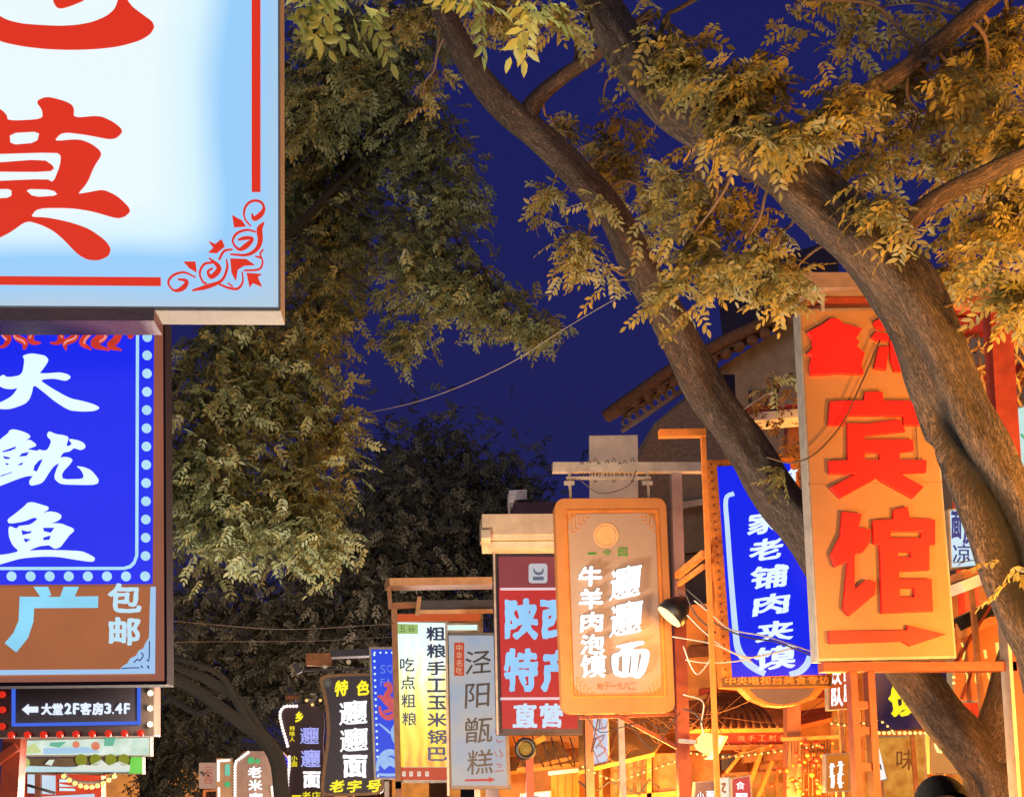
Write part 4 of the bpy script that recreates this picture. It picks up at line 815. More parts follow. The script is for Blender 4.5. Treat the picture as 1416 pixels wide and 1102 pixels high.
# ------------------------------------------------------------------ 15 tiled gable house on the right
Y = 15.5
t = thing('gable_house', 'old house with a tiled gable roof and carved bargeboard, dim behind the leaning trunks', 'house', (6.5, Y + 4, 0))
fw = Face(1000, 560, Y)
MB().shape(fw, [[(905, 585), (1000, 505), (1120, 430), (1420, 430), (1420, 1400), (905, 1400)]], 0, -7).build('wall', paint('dim_plaster', (112, 100, 92), .85, 0, .25, 3, .2), t)
MB().shape(fw, [[(880, 1400), (880, 640), (905, 588), (1000, 512), (1000, 620), (985, 700), (985, 1400)]], .15, 0).build('gable_pier', brickm, t)
m = MB()
for k in range(16):
    a = k / 16; x = 842 + (1130 - 842) * a; y = 574 + (424 - 574) * a
    m.tube([fw.pt(x, y, .55), fw.pt(x, y, .05)], .085, 8)
m.tube([fw.pt(838, 576, .5), fw.pt(925, 514, .5), fw.pt(1010, 468, .5), fw.pt(1135, 410, .5)], .1, 8); m.tube([fw.pt(838, 576, .1), fw.pt(1135, 410, .1)], .1, 8)
m.build('roof_edge', paint('rust_tile', (84, 64, 54), .8, 0, .3, 12, .3), t)
m = MB(); m.add([fw.pt(838, 580, .5), fw.pt(1140, 405, .5), fw.pt(1140, 405, -7), fw.pt(838, 580, -7), fw.pt(840, 566, .5), fw.pt(1140, 392, .5), fw.pt(1140, 392, -7), fw.pt(840, 566, -7)], [(0, 1, 2, 3), (4, 7, 6, 5), (0, 4, 5, 1), (3, 2, 6, 7), (0, 3, 7, 4), (1, 5, 6, 2)]); m.build('roof', tilem, t)
m = MB()
for k in range(9): x, y = 866 + k * 10, 583 - k * 6.6; m.tube([fw.pt(x + 5 * math.cos(a), y + 6 * math.sin(a), .22) for a in [i * math.pi / 6 for i in range(12)]], .02, 5, True)
m.tube([fw.pt(860, 596, .2), fw.pt(950, 536, .2)], .04, 5); m.tube([fw.pt(862, 576, .2), fw.pt(950, 518, .2)], .04, 5); m.build('bargeboard', paint('grey_carving', (104, 96, 104), .8), t)
MB().shape(fw, [[(990, 518), (1016, 518), (1017, 548), (990, 546)]], .02, -.05).build('window', paint('dark_glass', (24, 22, 36), .2), t)
m = MB(); m.shape(fw, [[(1036, 540), (1062, 538), (1063, 575), (1037, 575)], [(1039, 543), (1040, 572), (1060, 572), (1059, 542)]], .05, -.02); m.build('window_frame', dark, t)
MB().tube([fw.pt(972, 526, .1), fw.pt(992, 545, .1), fw.pt(1014, 560, .1), fw.pt(1016, 600, .1)], .02, 6).build('drainpipe', steel, t)
m = MB(); m.add([fw.pt(1000, 478, -2.5), fw.pt(1160, 425, -2.5), fw.pt(1160, 330, -6), fw.pt(990, 380, -6)], [(0, 1, 2, 3)]); m.build('upper_roof', paint('night_tile', (58, 50, 62), .85, 0, .3, 14, .3), t)
MB().bar(P(940, 700, 14.9), P(1000, 690, 14.9), .09).build('awning_rail', steel, t)
m = MB(); m.shape(Face(960, 700, 15.2), [[(942, 655), (1000, 650), (1000, 760), (942, 765)]], 0, -.2); m.build('awning_board', paint('grey_brown_board', (104, 92, 82), .7), t)
# balcony ledge with dry plants between trunk and hotel sign
fb = Face(1070, 580, 9.6)
t = thing('balcony_ledge', 'white ledge over a red beam, between the bent trunk and the cream signboard', 'ledge', fb.pt(1070, 600))
MB().bar(fb.pt(1030, 584, 0), fb.pt(1150, 574, 0), .075, .3).build('slab', white_steel, t); MB().bar(fb.pt(1020, 572, -.1), fb.pt(1150, 564, -.1), .05, .2).build('beam', redwood, t)
MB().bar(fb.pt(1095, 584, -.3), fb.pt(1095, 1300, -.3), .12).build('bracket_post', brownframe, t)

# ------------------------------------------------------------------ 16 distant house with rooftop unit
t = thing('distant_house', 'dark low house with a flat roof line, far down the street behind the red sign', 'house', (4, 23, 0))
fd = Face(740, 720, 22)
MB().shape(fd, [[(715, 708), (860, 702), (1000, 702), (1000, 1120), (715, 1120)]], 0, -4).build('wall', paint('dark_plum_wall', (70, 56, 70), .9), t)
MB().bar(fd.pt(708, 712, .3), fd.pt(1000, 704, .3), .25, 1).build('roof', paint('dark_plum_roof', (66, 50, 64), .9), t)
t = thing('rooftop_unit', 'pale slatted rooftop unit on legs, far away above the beige ledge', 'rooftop unit', fd.pt(714, 710, .2))
m = MB()
for k in range(4): m.bar(fd.pt(703, 684 + 3.4 * k, .2), fd.pt(727, 682.5 + 3.4 * k, .2), .045, .5)
m.build('slat_panel', paint('pale_unit', (190, 186, 196), .6), t)
m = MB()
for x in (704, 709, 726): m.bar(fd.pt(x, 684, .2), fd.pt(x, 711, .2), .05)
m.build('stand', steel, t)

# ------------------------------------------------------------------ 17 shops below, right of centre
t = thing('tile_awning_shop', 'shop front with patched orange awnings, a red beam with small pale characters and wooden panels', 'shop', (4.6, 12, 0))
Y = 11.2
fs = Face(1000, 1020, Y)
MB().shape(fs, [[(690, 1014), (800, 1000), (930, 838), (1420, 800), (1420, 1400), (690, 1400)]], -1.2, -4).build('wall', paint('ochre_wall', (200, 130, 70), .85, 0, .2, 3, .2), t)
MB().shape(fs, [[(945, 1012), (1096, 1010), (1096, 1029), (945, 1031)]], 0, -.2).build('red_beam', redwood, t)
m = MB(); row(m, fs, '纯手工制作', 1018, 1090, 1016, 1024, .35, off=.015, bold=.0); m.build('beam_lettering', paint('pale_pink_letter', (226, 150, 120), .5), t)
for k in range(26):
    x = random.uniform(930, 1400); y = random.uniform(860, 1060); w_ = random.uniform(18, 70); h_ = random.uniform(6, 30); o_ = -1.19 + .006 * k
    MB().shape(fs, [[(x, y), (x + w_, y - w_ * .06), (x + w_, y + h_ - w_ * .06), (x, y + h_)]], o_ + .03, o_ - .02).build(random.choice(('plank', 'panel')), random.choice((wood, canvas, redwood, paint('amber_plank', (200, 124, 52), .7, 0, .3, 9, .2), paint('umber_plank', (110, 62, 34), .7, 0, .3, 9, .2))), t)
def sheet(name, pts, mat, par, thick=.04):
    m = MB(); n = len(pts); v = [Vector(p) for p in pts]; dn = Vector((0, .02, -thick)); m.add(v + [p + dn for p in v], [tuple(range(n)), tuple(range(n, 2 * n))[::-1]] + [((i), n + i, n + (i + 1) % n, (i + 1) % n) for i in range(n)]); return m.build(name, mat, par)
sheet('awning', [P(945, 1008, 10.6), P(1092, 1006, 10.6), P(1085, 982, 11.6), P(1040, 962, 12), P(990, 955, 12), P(950, 968, 12)], canvas, t)
sheet('awning', [P(1090, 1006, 10.8), P(1150, 992, 10.8), P(1150, 976, 11.8), P(1095, 984, 11.6)], paint('red_orange_canvas', (196, 90, 50), .8), t)
sheet('awning', [P(800, 1065, 10.9), P(905, 1040, 10.9), P(935, 985, 12.2), P(800, 985, 12.2)], paint('yellow_tarpaulin', (226, 160, 70), .7, 0, .25, 4, .4), t)
m = MB()
for k in range(12):
    x0 = 955 + k * 11; m.tube([P(x0, 1006, 10.55), P(x0 + (k - 6) * -3, 985, 11.2), P(1000 + (k - 5) * 4, 958, 11.95)], .012, 5)
m.build('awning_rib', wood, t)
m = MB()
for x in range(950, 1096, 9): m.shape(fs, [disc(x + 60 if 0 else x, 1008, 2, 6)], .05, 0)
m.bar(fs.pt(940, 1034, .05), fs.pt(1100, 1032, .05), .05); m.build('eave_trim', wood, t)
for pl in ([(948, 1040), (990, 1040), (990, 1100), (948, 1100)], [(1030, 1038), (1056, 1034), (1050, 1052), (1028, 1055)], [(1056, 1036), (1088, 1034), (1090, 1050), (1056, 1052)], [(1052, 1056), (1096, 1054), (1098, 1075), (1046, 1078)]):
    MB().shape(fs, [pl], -.25, -.35).build('panel', random.choice((wood, canvas, redwood)), t)
MB().shape(fs, [[(997, 1042), (1017, 1042), (1016, 1058), (1010, 1065), (998, 1064)]], -.3, -.4).build('opening', dark, t)
m = MB(); m.bar(P(1054, 1034, 11), P(1036, 1085, 11), .04); m.bar(P(1068, 1052, 11), P(1048, 1102, 11), .035); m.bar(P(1004, 1068, 11), P(1030, 1036, 11), .03); m.build('strut', orangepaint, t)
MB().shape(fs, [[(903, 1042), (946, 1040), (946, 1110), (903, 1110)]], .1, -.3).build('wooden_box', wood, t)
m = MB(); m.bar(P(897, 1042, 11), P(897, 1110, 11), .05); m.bar(P(866, 1102, 11), P(940, 1096, 11), .05); m.build('trim', orangepaint, t)
m = MB(); m.tube([P(800 + 14 * k, 1100 - 4 * abs((k % 4) - 2) - random.uniform(0, 20), 10.8) for k in range(9)], .01); m.build('string', wirem, t)
# hanging wires around the studded frame
t = thing('hanging_cable', 'loose tangle of pale cables drooping in front of the studded blue sign', 'cable', P(960, 900, 7.7))
m = MB()
for q in ([(945, 893), (955, 920), (965, 932), (978, 918), (985, 905)], [(930, 880), (985, 890), (1030, 908), (1060, 905), (1100, 895)], [(950, 850), (970, 870), (1000, 895), (1040, 915)], [(948, 912), (975, 916), (1020, 914), (1050, 906)], [(960, 830), (985, 850), (1010, 870), (1060, 880), (1120, 900)], [(945, 960), (972, 970), (970, 1000), (975, 1018)]): m.tube([P(a, b_, 7.72) for a, b_ in cr(q, 5)], .0055, 5)
m.build('strand', palewire, t)
t = thing('hanging_cable', 'dark cable running from the hooded floodlight across the blue sign', 'cable', P(960, 840, 7.68))
m = MB()
for q in ([(950, 815), (975, 838), (990, 862), (1030, 880), (1075, 888), (1120, 905)], [(948, 820), (962, 850), (990, 875)], [(944, 980), (960, 985), (972, 1000)]): m.tube([P(a, b_, 7.68) for a, b_ in cr(q, 5)], .006, 5)
m.build('strand', wirem, t)

# draped cables, bulb strings and amber panes added for glow under the awnings
t = thing('cable_bundle', 'many thin orange lit cables fanning out under the awnings, right of the red sign', 'cable', P(900, 1000, 9.6))
m = MB()
for k in range(24):
    x0 = random.uniform(806, 1000); y0 = random.uniform(975, 1000); x1 = x0 + random.uniform(-60, 160); y1 = random.uniform(950, 1040); Yk = random.uniform(9.2, 10.4)
    m.tube([P(a, b_, Yk) for a, b_ in cr([(x0, y0), ((x0 + x1) / 2 + random.uniform(-10, 10), max(y0, y1) + random.uniform(2, 22)), (x1, y1)], 5)], random.uniform(.0025, .006), 4)
stuff(m.build('strand', paint('amber_cable', (96, 52, 26), .6), t))
for lab, Yk, q in (('string of tiny warm bulbs sagging under the orange noodle sign', 10.2, [(806, 1060), (850, 1078), (900, 1064), (935, 1052)]), ('string of tiny warm bulbs along the eave over the red beam', 10.3, [(946, 1040), (1000, 1046), (1050, 1042), (1140, 1030)]), ('string of tiny warm bulbs between the double posts and the forked trunk', 8.4, [(1150, 1000), (1180, 1003), (1215, 996), (1240, 1016)])):
    t = thing('bulb_string', lab, 'light string', P(q[0][0], q[0][1], Yk), 'bulb strings under the awnings'); fb_ = Face(q[0][0], q[0][1], Yk); c = [tuple(p) for p in cr(q, 6)]
    MB().tube([fb_.pt(a, b_ - 1.5) for a, b_ in c], .004, 4).build('cord', wirem, t); bulbs(t, fb_, along(c, 9), 1.7, warmE)
for lab, pl, c1, c2 in (('added amber glow panel behind the boards under the orange noodle sign', [(846, 1048), (899, 1040), (899, 1130), (846, 1130)], (240, 150, 50), (250, 200, 90)), ('added amber glow panel behind the wooden struts', [(1000, 1070), (1092, 1066), (1092, 1130), (1000, 1130)], (206, 100, 34), (236, 140, 50)), ('added amber glow panel behind the double red posts', [(1150, 985), (1204, 980), (1204, 1130), (1150, 1130)], (214, 110, 36), (240, 150, 60)), ('added amber glow panel low behind the forked trunk', [(1290, 950), (1400, 945), (1400, 1130), (1290, 1130)], (206, 104, 36), (238, 150, 66))):
    fw_ = Face(pl[0][0], pl[0][1], 11.4); t = thing('shop_window', lab, 'window', fw_.pt(pl[2][0], pl[2][1]))  # amber panes added only to brighten the shop wall
    MB().shape(fw_, [pl], 0, -.05).build('pane', lit('added_amber_pane_%d' % pl[0][0], c1, .9, .22, 3.5, False, c2), t)
    m = MB(); (xa, ya), (xb, yb), (xc, yc), _ = pl
    for k in range(6): m.bar(fw_.pt(xa + (xb - xa) * k / 5, ya + (yb - ya) * k / 5, .02), fw_.pt(xa + (xb - xa) * k / 5, yc, .02), .03)
    for k in range(4): m.bar(fw_.pt(xa, ya + 18 * k, .022), fw_.pt(xb, yb + 18 * k, .022), .025)
    m.build('lattice', wood, t)
# small lit boards in the lower middle
def board(name, label, Y, pl, mat, texts=(), frame=None, group=None, marks=None, tm=None, fr=None):
    f_ = Face(pl[0][0], pl[0][1], Y); cx_ = sum(p[0] for p in pl) / len(pl); by = max(p[1] for p in pl)
    t = thing(name, label, 'sign', f_.pt(cx_, by), group)
    cxy = sum(p[1] for p in pl) / len(pl)
    big = [(cx_ + (x - cx_) * 1.06 + (1.2 if x > cx_ else -1.2), cxy + (y - cxy) * 1.03 + (1 if y > cxy else -1)) for x, y in pl]
    MB().shape(f_, [big], 0, -.08).build('frame', fr or steel, t); MB().shape(f_, [pl], .005, 0).build('panel', mat, t)
    if texts or marks:
        m = MB()
        for c_, x0, y0, x1, y1, bo in texts: write(m, f_, c_, x0, y0, x1, y1, .014, .004, bo)
        for q in marks or (): m.shape(f_, [ribbon(q, 3)], .012 + random.random() * .001, .004)
        m.build('lettering', tm or whiteE, t)
    MB().bar(f_.pt(cx_, by, -.1), foot(f_.pt(cx_, by, -.1)), .035).build('post', wood, t)
    return t, f_
WL = lit('board_white_glow', (250, 246, 240), 1.0, .03)
board('menu_board', 'small grey menu board with white characters at the foot of the wooden struts', 9.4, [(963, 1082), (991, 1080), (991, 1110), (961, 1110)], paint('grey_menu', (120, 90, 84), .6), [('小', 964, 1094, 974, 1106, .03), ('面', 977, 1093, 988, 1106, .03)], group='menu boards over the walkway')
board('menu_board', 'small ivory menu board with a brown mark, between the grey and red ones', 9.3, [(993, 1076), (1008, 1075), (1009, 1110), (994, 1110)], lit('ivory_glow', (244, 232, 206), 1), marks=[[(998, 1084, 3), (1003, 1083, 2.5), (999, 1092, 2.5), (1004, 1095, 3)]], tm=paint('brown_mark', (120, 80, 40)), group='menu boards over the walkway')
board('menu_board', 'small red menu board with white characters at the foot of the wooden struts', 9.2, [(1013, 1077), (1036, 1073), (1039, 1110), (1014, 1110)], lit('menu_red_glow', (206, 70, 72), 1, .1, 20), [('食', 1018, 1080, 1030, 1091, .05), ('品', 1016, 1096, 1036, 1112, .08)], group='menu boards over the walkway')
board('neon_board', 'red board with bright white outlined characters, just left of the double red posts', 8.8, [(1146, 922), (1176, 920), (1176, 978), (1148, 980)], lit('deep_orange_glow', (206, 84, 36), .8, .15, 12), [('饮', 1148, 922, 1164, 946, .02), ('食', 1165, 920, 1178, 942, .02), ('队', 1150, 950, 1166, 976, .03), ('服', 1167, 946, 1178, 970, .02)])
board('price_board', 'amber board with two columns of white characters, at the foot of the double red posts', 8.8, [(1144, 1044), (1174, 1042), (1174, 1092), (1144, 1094)], lit('amber_board_glow', (226, 126, 40), .8, .1, 8), marks=[[(1151, 1055, 5), (1150, 1066, 4), (1152, 1078, 5), (1151, 1089, 4)], [(1162, 1052, 5), (1163, 1064, 4), (1161, 1076, 5), (1163, 1089, 4)], [(1147, 1060, 1.5), (1155, 1059, 1.5)], [(1147, 1073, 1.5), (1155, 1072, 1.5)], [(1158, 1058, 1.5), (1167, 1057, 1.5)], [(1158, 1070, 1.5), (1167, 1070, 1.5)], [(1158, 1082, 1.5), (1167, 1082, 1.5)]])
board('outline_board', 'narrow white and blue lit board seen past the brown post, under the orange noodle sign', 11.0, [(818, 992), (840, 990), (841, 1054), (819, 1057)], lit('frost_blue_glow', (190, 206, 232), .95, .1, 16), marks=[[(820, 1010, 2), (838, 1005, 2)], [(829, 994, 2), (829, 1008, 1.5)], [(822, 1022, 2.5), (836, 1016, 2), (824, 1034, 2)], [(828, 1030, 2), (838, 1036, 2), (826, 1046, 2)]], tm=paint('blue_stroke', (52, 62, 150), .5))
t, f_ = board('steamed_bun_sign', 'dark blue sign with yellow glowing character above a row of bulbs, behind forked trunk', 8.6, [(1206, 918), (1312, 916), (1314, 1004), (1207, 1008)], paint('indigo_face', (52, 44, 96), .4, 0, .15, 3), [('馍', 1229, 946, 1274, 991, .045), ('肉', 1240, 905, 1275, 932, .045)], tm=yelE, fr=paint('indigo_frame', (60, 46, 70), .5))
bulbs(t, f_, [(1208 + 7.2 * k, 1013) for k in range(15)] + [(1208, 998), (1208, 1006)], 2.6, warmE)
board('flavour_board', 'orange board with a pale patterned print and grey brush strokes, below the yellow character sign', 8.7, [(1208, 1020), (1276, 1018), (1282, 1108), (1226, 1108)], lit('orange_cloth_glow', (216, 128, 44), .85, .14, 10, False, (228, 158, 66)), [('味', 1240, 1036, 1266, 1064, .0)], tm=paint('umber_stroke', (110, 74, 40)))
board('white_strip_board', 'slim white lit strip with dark marks beside the orange patterned board', 8.5, [(1212, 1034), (1216, 1035), (1226, 1076), (1215, 1079)], WL, marks=[[(1217, 1056, 1.5), (1219, 1064, 1.5)]], tm=dark)
board('lamp_board', 'cream box with bright yellow calligraphy glowing behind the trunk', 8.9, [(1288, 998), (1330, 994), (1330, 1068), (1288, 1068)], lit('peach_glow', (226, 150, 80), .85, .08, 5), marks=[[(1296, 1012, 3), (1294, 1028, 4), (1298, 1040, 3)], [(1302, 1010, 3), (1303, 1026, 4), (1301, 1041, 3)], [(1309, 1014, 3), (1310, 1028, 4), (1312, 1040, 3)], [(1293, 1024, 2), (1315, 1022, 2)]], tm=lit('lemon_glow', (255, 240, 150), 1.3))
# tilted right side boards
t, f_ = board('stroke_sign', 'orange board with tall pale yellow neon strokes, beside the tall red post', 8.3, [(1318, 872), (1394, 842), (1394, 968), (1320, 968)], paint('orange_board', (198, 112, 54), .6, 0, .15, 5), marks=[[(1334, 925, 2), (1338, 935, 2), (1337, 945, 2)], [(1352, 924, 3), (1350, 940, 3), (1356, 947, 3), (1358, 930, 3)], [(1365, 920, 3), (1368, 936, 2.5), (1372, 945, 2.5)], [(1372, 918, 2.5), (1376, 930, 3), (1374, 942, 2.5)], [(1384, 912, 3), (1387, 930, 3), (1386, 942, 2.5)], [(1362, 898, 4), (1364, 910, 3)], [(1379, 888, 4), (1381, 904, 4), (1385, 908, 2)], [(1386, 886, 4), (1388, 902, 4)], [(1330, 888, 2), (1334, 900, 2), (1332, 912, 2)]], tm=lit('straw_glow', (250, 222, 110), 1.1))
bulbs(t, f_, [(1319, 920 + 8 * k) for k in range(4)], 2.2, warmE)
MB().bar(f_.pt(1318, 866, -.05), f_.pt(1396, 828, -.05), .1, .15).build('black_beam', black, t)
m = MB(); m.shape(f_, [[(1322, 862), (1392, 834), (1392, 856), (1324, 884)]], .02, .0); m.build('bulb_plank', paint('tan_plank', (206, 140, 80), .6), t)
bulbs(t, f_, [(1348, 861), (1372, 850), (1385, 845)], 3, black, .03, 'socket')
m = MB(); m.bar(f_.pt(1318, 922, .03), f_.pt(1392, 800, .03), .02); m.bar(f_.pt(1330, 966, .03), f_.pt(1352, 905, .03), .015); m.build('brace', redpaint, t)
t, f_ = board('cool_lightbox', 'white and blue lit box with dark blue characters, tucked behind the split of the trunk', 8.0, [(1314, 706), (1366, 698), (1366, 780), (1317, 784)], lit('cold_white_glow', (206, 232, 244), 1, .05, 4), [('面', 1316, 706, 1330, 745, .03), ('皮', 1332, 712, 1350, 752, .03), ('凉', 1318, 752, 1342, 778, .0)], tm=paint('cobalt_letter', (40, 60, 190), .4))
m = MB(); m.bar(f_.pt(1318, 800, -.02), f_.pt(1396, 775, -.02), .06, .3); m.build('ledge', wood, t)
m = MB(); m.bar(f_.pt(1318, 816, 0), f_.pt(1396, 785, 0), .08, .3); m.build('gutter', white_steel, t)
m = MB(); m.bar(f_.pt(1325, 782, .05), f_.pt(1340, 768, .05), .006); m.bar(f_.pt(1318, 778, .05), f_.pt(1366, 772, .05), .006); m.build('cable', wirem, t)
board('mint_lightbox', 'tall pale mint lit box with green blots at the far right edge', 8.6, [(1390, 570), (1440, 556), (1440, 684), (1404, 692)], lit('mint_white_glow', (196, 228, 222), 1, .05, 5), marks=[[(1399, 585, 8), (1403, 592, 9)], [(1401, 620, 8), (1404, 632, 7)], [(1405, 660, 9), (1409, 672, 9)], [(1412, 600, 3), (1440, 630, 3)]], tm=lit('green_blot_glow', (110, 190, 140), .9))

# timber pergola on the right, behind the hotel sign
t = thing('pergola', 'red brown timber pergola strung with lit dry twigs, behind the trunk on the right', 'pergola', foot(P(1420, 1000, 9.6)))
for y0, y1 in ((430, 428), (520, 516), (455, 450)): MB().bar(P(1250, y0, 9.6), P(1480, y1, 9.6), .14, .14).build('beam', redwood, t)
for x in (1345, 1405): MB().bar(foot(P(x, 1085, 9.7)), P(x - 28, 425, 9.7), .13).build('pillar', redwood, t)
m = MB()
for k in range(70):
    x, y = random.uniform(1330, 1440), random.uniform(440, 580); a = random.uniform(-1.2, 1.2) + math.pi / 2; l = random.uniform(20, 60)
    q = [P(x, y, 9.4), P(x + l * .5 * math.cos(a) + 4, y + l * .5 * math.sin(a), 9.3), P(x + l * math.cos(a), y + l * math.sin(a), 9.4 + random.uniform(-.3, .3))]; m.tube(q, .012, 5)
stuff(m.build('dry_twigs', paint('straw_twig', (222, 170, 90), .8), t))

# ------------------------------------------------------------------ red ornaments hanging at the shop
f_ = Face(1120, 1060, 9.8)
t = thing('lantern_cluster', 'cluster of small red lanterns and tassels hanging under the awning, left of the amber board', 'lantern', f_.pt(1120, 1030))
lr = paint('lantern_red', (206, 44, 26), .5, 0, .2, 20)
for k in range(60):
    x = random.gauss(1118, 20); y = random.uniform(1024, 1100); r_ = random.uniform(.012, .026)
    MB().lathe(P(x, y, 9.8 + random.uniform(-.3, .3)), (0, 0, 1), [(-r_, r_ * .4), (-r_ * .5, r_), (r_ * .5, r_), (r_, r_ * .4)], 8).build('lantern', random.choice((lr, lr, paint('lantern_orange', (226, 96, 40), .5))), t)
m = MB()
for k in range(14): x = 1090 + k * 4.5; m.tube([P(x, 1024, 9.8), P(x + random.uniform(-3, 3), 1100, 9.8)], .004, 4)
m.build('string', wirem, t)
MB().bar(P(1080, 1022, 9.8), P(1165, 1018, 9.8), .03).build('rod', wood, t)
# striped curtain under the red sign
f_ = Face(780, 1080, 11.4)
t = thing('cloth_curtain', 'short striped orange and white cloth curtain under the red sign', 'curtain', f_.pt(780, 1110))
for k in range(4): MB().shape(f_, [[(762 + k * 10, 1072 - k), (771 + k * 10, 1071 - k), (771 + k * 10, 1125), (762 + k * 10, 1125)]], .01 * (k % 2), -.02).build('strip', paint('orange_cloth', (214, 128, 58), .8), t)
MB().bar(f_.pt(758, 1069, .02), f_.pt(804, 1064, .02), .04).build('rod', white_steel, t)
board('low_white_board', 'white lit board with dark scrawl at the bottom edge under the grey sign', 11.3, [(722, 1098), (760, 1094), (760, 1125), (724, 1125)], WL, marks=[[(726, 1103, 2), (740, 1101, 2), (750, 1104, 2)]], tm=dark)
t = thing('tarpaulin', 'wrinkled yellow orange tarpaulin strung with cables behind the ring lamp', 'tarpaulin', P(770, 1050, 12.4))
sheet('cloth', [P(705, 1066, 12), P(808, 1052, 12), P(808, 1006, 13), P(760, 1010, 13), P(705, 1020, 13)], paint('yellow_tarpaulin', (226, 160, 70)), t)
sheet('flap', [P(715, 1062, 11.8), P(790, 1045, 11.8), P(770, 1025, 12.3), P(730, 1030, 12.3)], canvas, t)
m = MB()
for k in range(8): m.tube([P(710 + 13 * k, 1020 - random.uniform(0, 4), 12), P(716 + 13 * k, 1040, 11.7), P(722 + 13 * k + random.uniform(-6, 6), 1060, 11.8)], .007, 5)
m.build('cable', wirem, t)

# shop blocks that stand behind the boards
def shopblock(label, x0, x1, y0, y1, h, mat):
    t = thing('shop_building', label, 'building', ((x0 + x1) / 2, (y0 + y1) / 2, 0), None)
    MB().box((x0, y0, .13), (x1, y1, h)).build('wall', mat, t)
    MB().box((x0 - .2, y0 - .1, h), (x1 + .2, y1 + .1, h + .18)).build('roof', tilem, t)
    return t
shopblock('grey brick shop building on the left behind the lit squid sign', -9, -3.4, .5, 7.4, 3.6, brickm)
t = thing('shop_row', 'low row of warm lit shop fronts closing the far end of the street', 'building', (0, 48, 0))
m = MB(); m.box((-16, 48, 0), (14, 54, 3.1)); m.build('wall', paint('dark_ochre_wall', (120, 76, 44), .85), t)
MB().box((-16.5, 47, 3.1), (14.5, 54, 3.4)).build('roof', tilem, t)
for k in range(11): MB().box((-14 + 2.5 * k, 47.9, .5), (-12.4 + 2.5 * k, 47.99, 2.4)).build('window', lit('shop_window_glow', (232, 140, 60), .8, .25, 1.5), t)
shopblock('low ochre shop building on the right down the street, behind the orange noodle sign', 2.6, 9, 17.6, 30, 3.2, paint('ochre_wall', (200, 130, 70)))

# ------------------------------------------------------------------ overhead wires
def wire(label, pts, Y0, Y1, r=.006, mat=palewire):
    n = len(pts); c = cr(pts, 6); L = len(c)
    o = MB().tube([P(p[0], p[1], Y0 + (Y1 - Y0) * i / (L - 1)) for i, p in enumerate(c)], r, 6).build('overhead_wire', mat); top(o, label, 'wire', 'wires over the street')
greywire = paint('grey_cable', (120, 112, 112), .7)
wire('pale wire rising across the open night sky from left crown to leaning trunk', [(430, 576), (510, 570), (600, 548), (700, 505), (780, 455), (850, 414), (900, 390)], 11, 7.4, .0045, greywire)
wire('upper of the two thin wires crossing low over the dim trees', [(150, 850), (280, 862), (400, 870), (545, 862)], 12, 13, .004, greywire)
wire('lower of the two thin wires crossing low over the dim trees', [(150, 888), (300, 887), (430, 886), (550, 880)], 12, 14, .004, greywire)

# ------------------------------------------------------------------ trees
def limb(parent, name, pts, mat, seg=22, n=7, scar=None, lump=.07):
    """pts: (px, py, width in px, depth)"""
    c = cr(pts, n); L = len(c); V = []; Fs = []; uvs = []; sc_ = []
    P3 = [P(p[0], p[1], p[3]) for p in c]; rad = [max(p[2], 1.5) / 2 * p[3] / F for p in c]
    ph = [random.uniform(0, 6.28) for _ in range(6)]; dist = 0
    for i in range(L):
        d = (P3[min(i + 1, L - 1)] - P3[max(i - 1, 0)]).normalized(); u = d.cross(Vector((0, 1, 0))).normalized(); v = d.cross(u)
        if i: dist += (P3[i] - P3[i - 1]).length
        for k in range(seg + 1):
            a = 2 * math.pi * k / seg
            r = rad[i] * (1 + lump * (math.sin(3 * a + ph[0] + dist * 3) + .7 * math.sin(5 * a + ph[1] - dist * 4) + .8 * math.sin(dist * 7 + ph[2] + a) + .4 * math.sin(9 * a + ph[3] + 9 * dist)))
            s_ = 0
            if scar:
                t = i / (L - 1); a0, t0, t1, wd = scar
                if t0 < t < t1:
                    da = (a - a0 - (t1 - t) * 4.2 + math.pi) % (2 * math.pi) - math.pi; edge = min(1, (t - t0) / .05, (t1 - t) / .05)
                    s_ = max(0, 1 - (abs(da - .25 * math.sin(dist * 8)) / wd) ** 2) * edge; r *= 1 - .6 * s_ + (.13 if 0 < abs(da) - wd < .35 else 0) * edge
            V.append(P3[i] + (u * math.cos(a) + v * math.sin(a)) * r); uvs.append((k / seg * rad[i] * 6.28 * 1.6, dist)); sc_.append(min(1, s_ * 1.6))
    w_ = seg + 1
    for i in range(L - 1):
        for k in range(seg): Fs.append((i * w_ + k, i * w_ + k + 1, (i + 1) * w_ + k + 1, (i + 1) * w_ + k))
    o0 = origin(parent); me = bpy.data.meshes.new(name); me.from_pydata([tuple(p - o0) for p in V], [], Fs)
    ul = me.uv_layers.new(name='UVMap')
    for lp in me.loops: ul.data[lp.index].uv = uvs[lp.vertex_index]
    at = me.attributes.new('scar', 'FLOAT', 'POINT'); at.data.foreach_set('value', sc_)
    me.polygons.foreach_set('use_smooth', [True] * len(Fs)); me.materials.append(mat); me.update()
    o = bpy.data.objects.new(name, me); COL.objects.link(o); o.parent = parent; return o
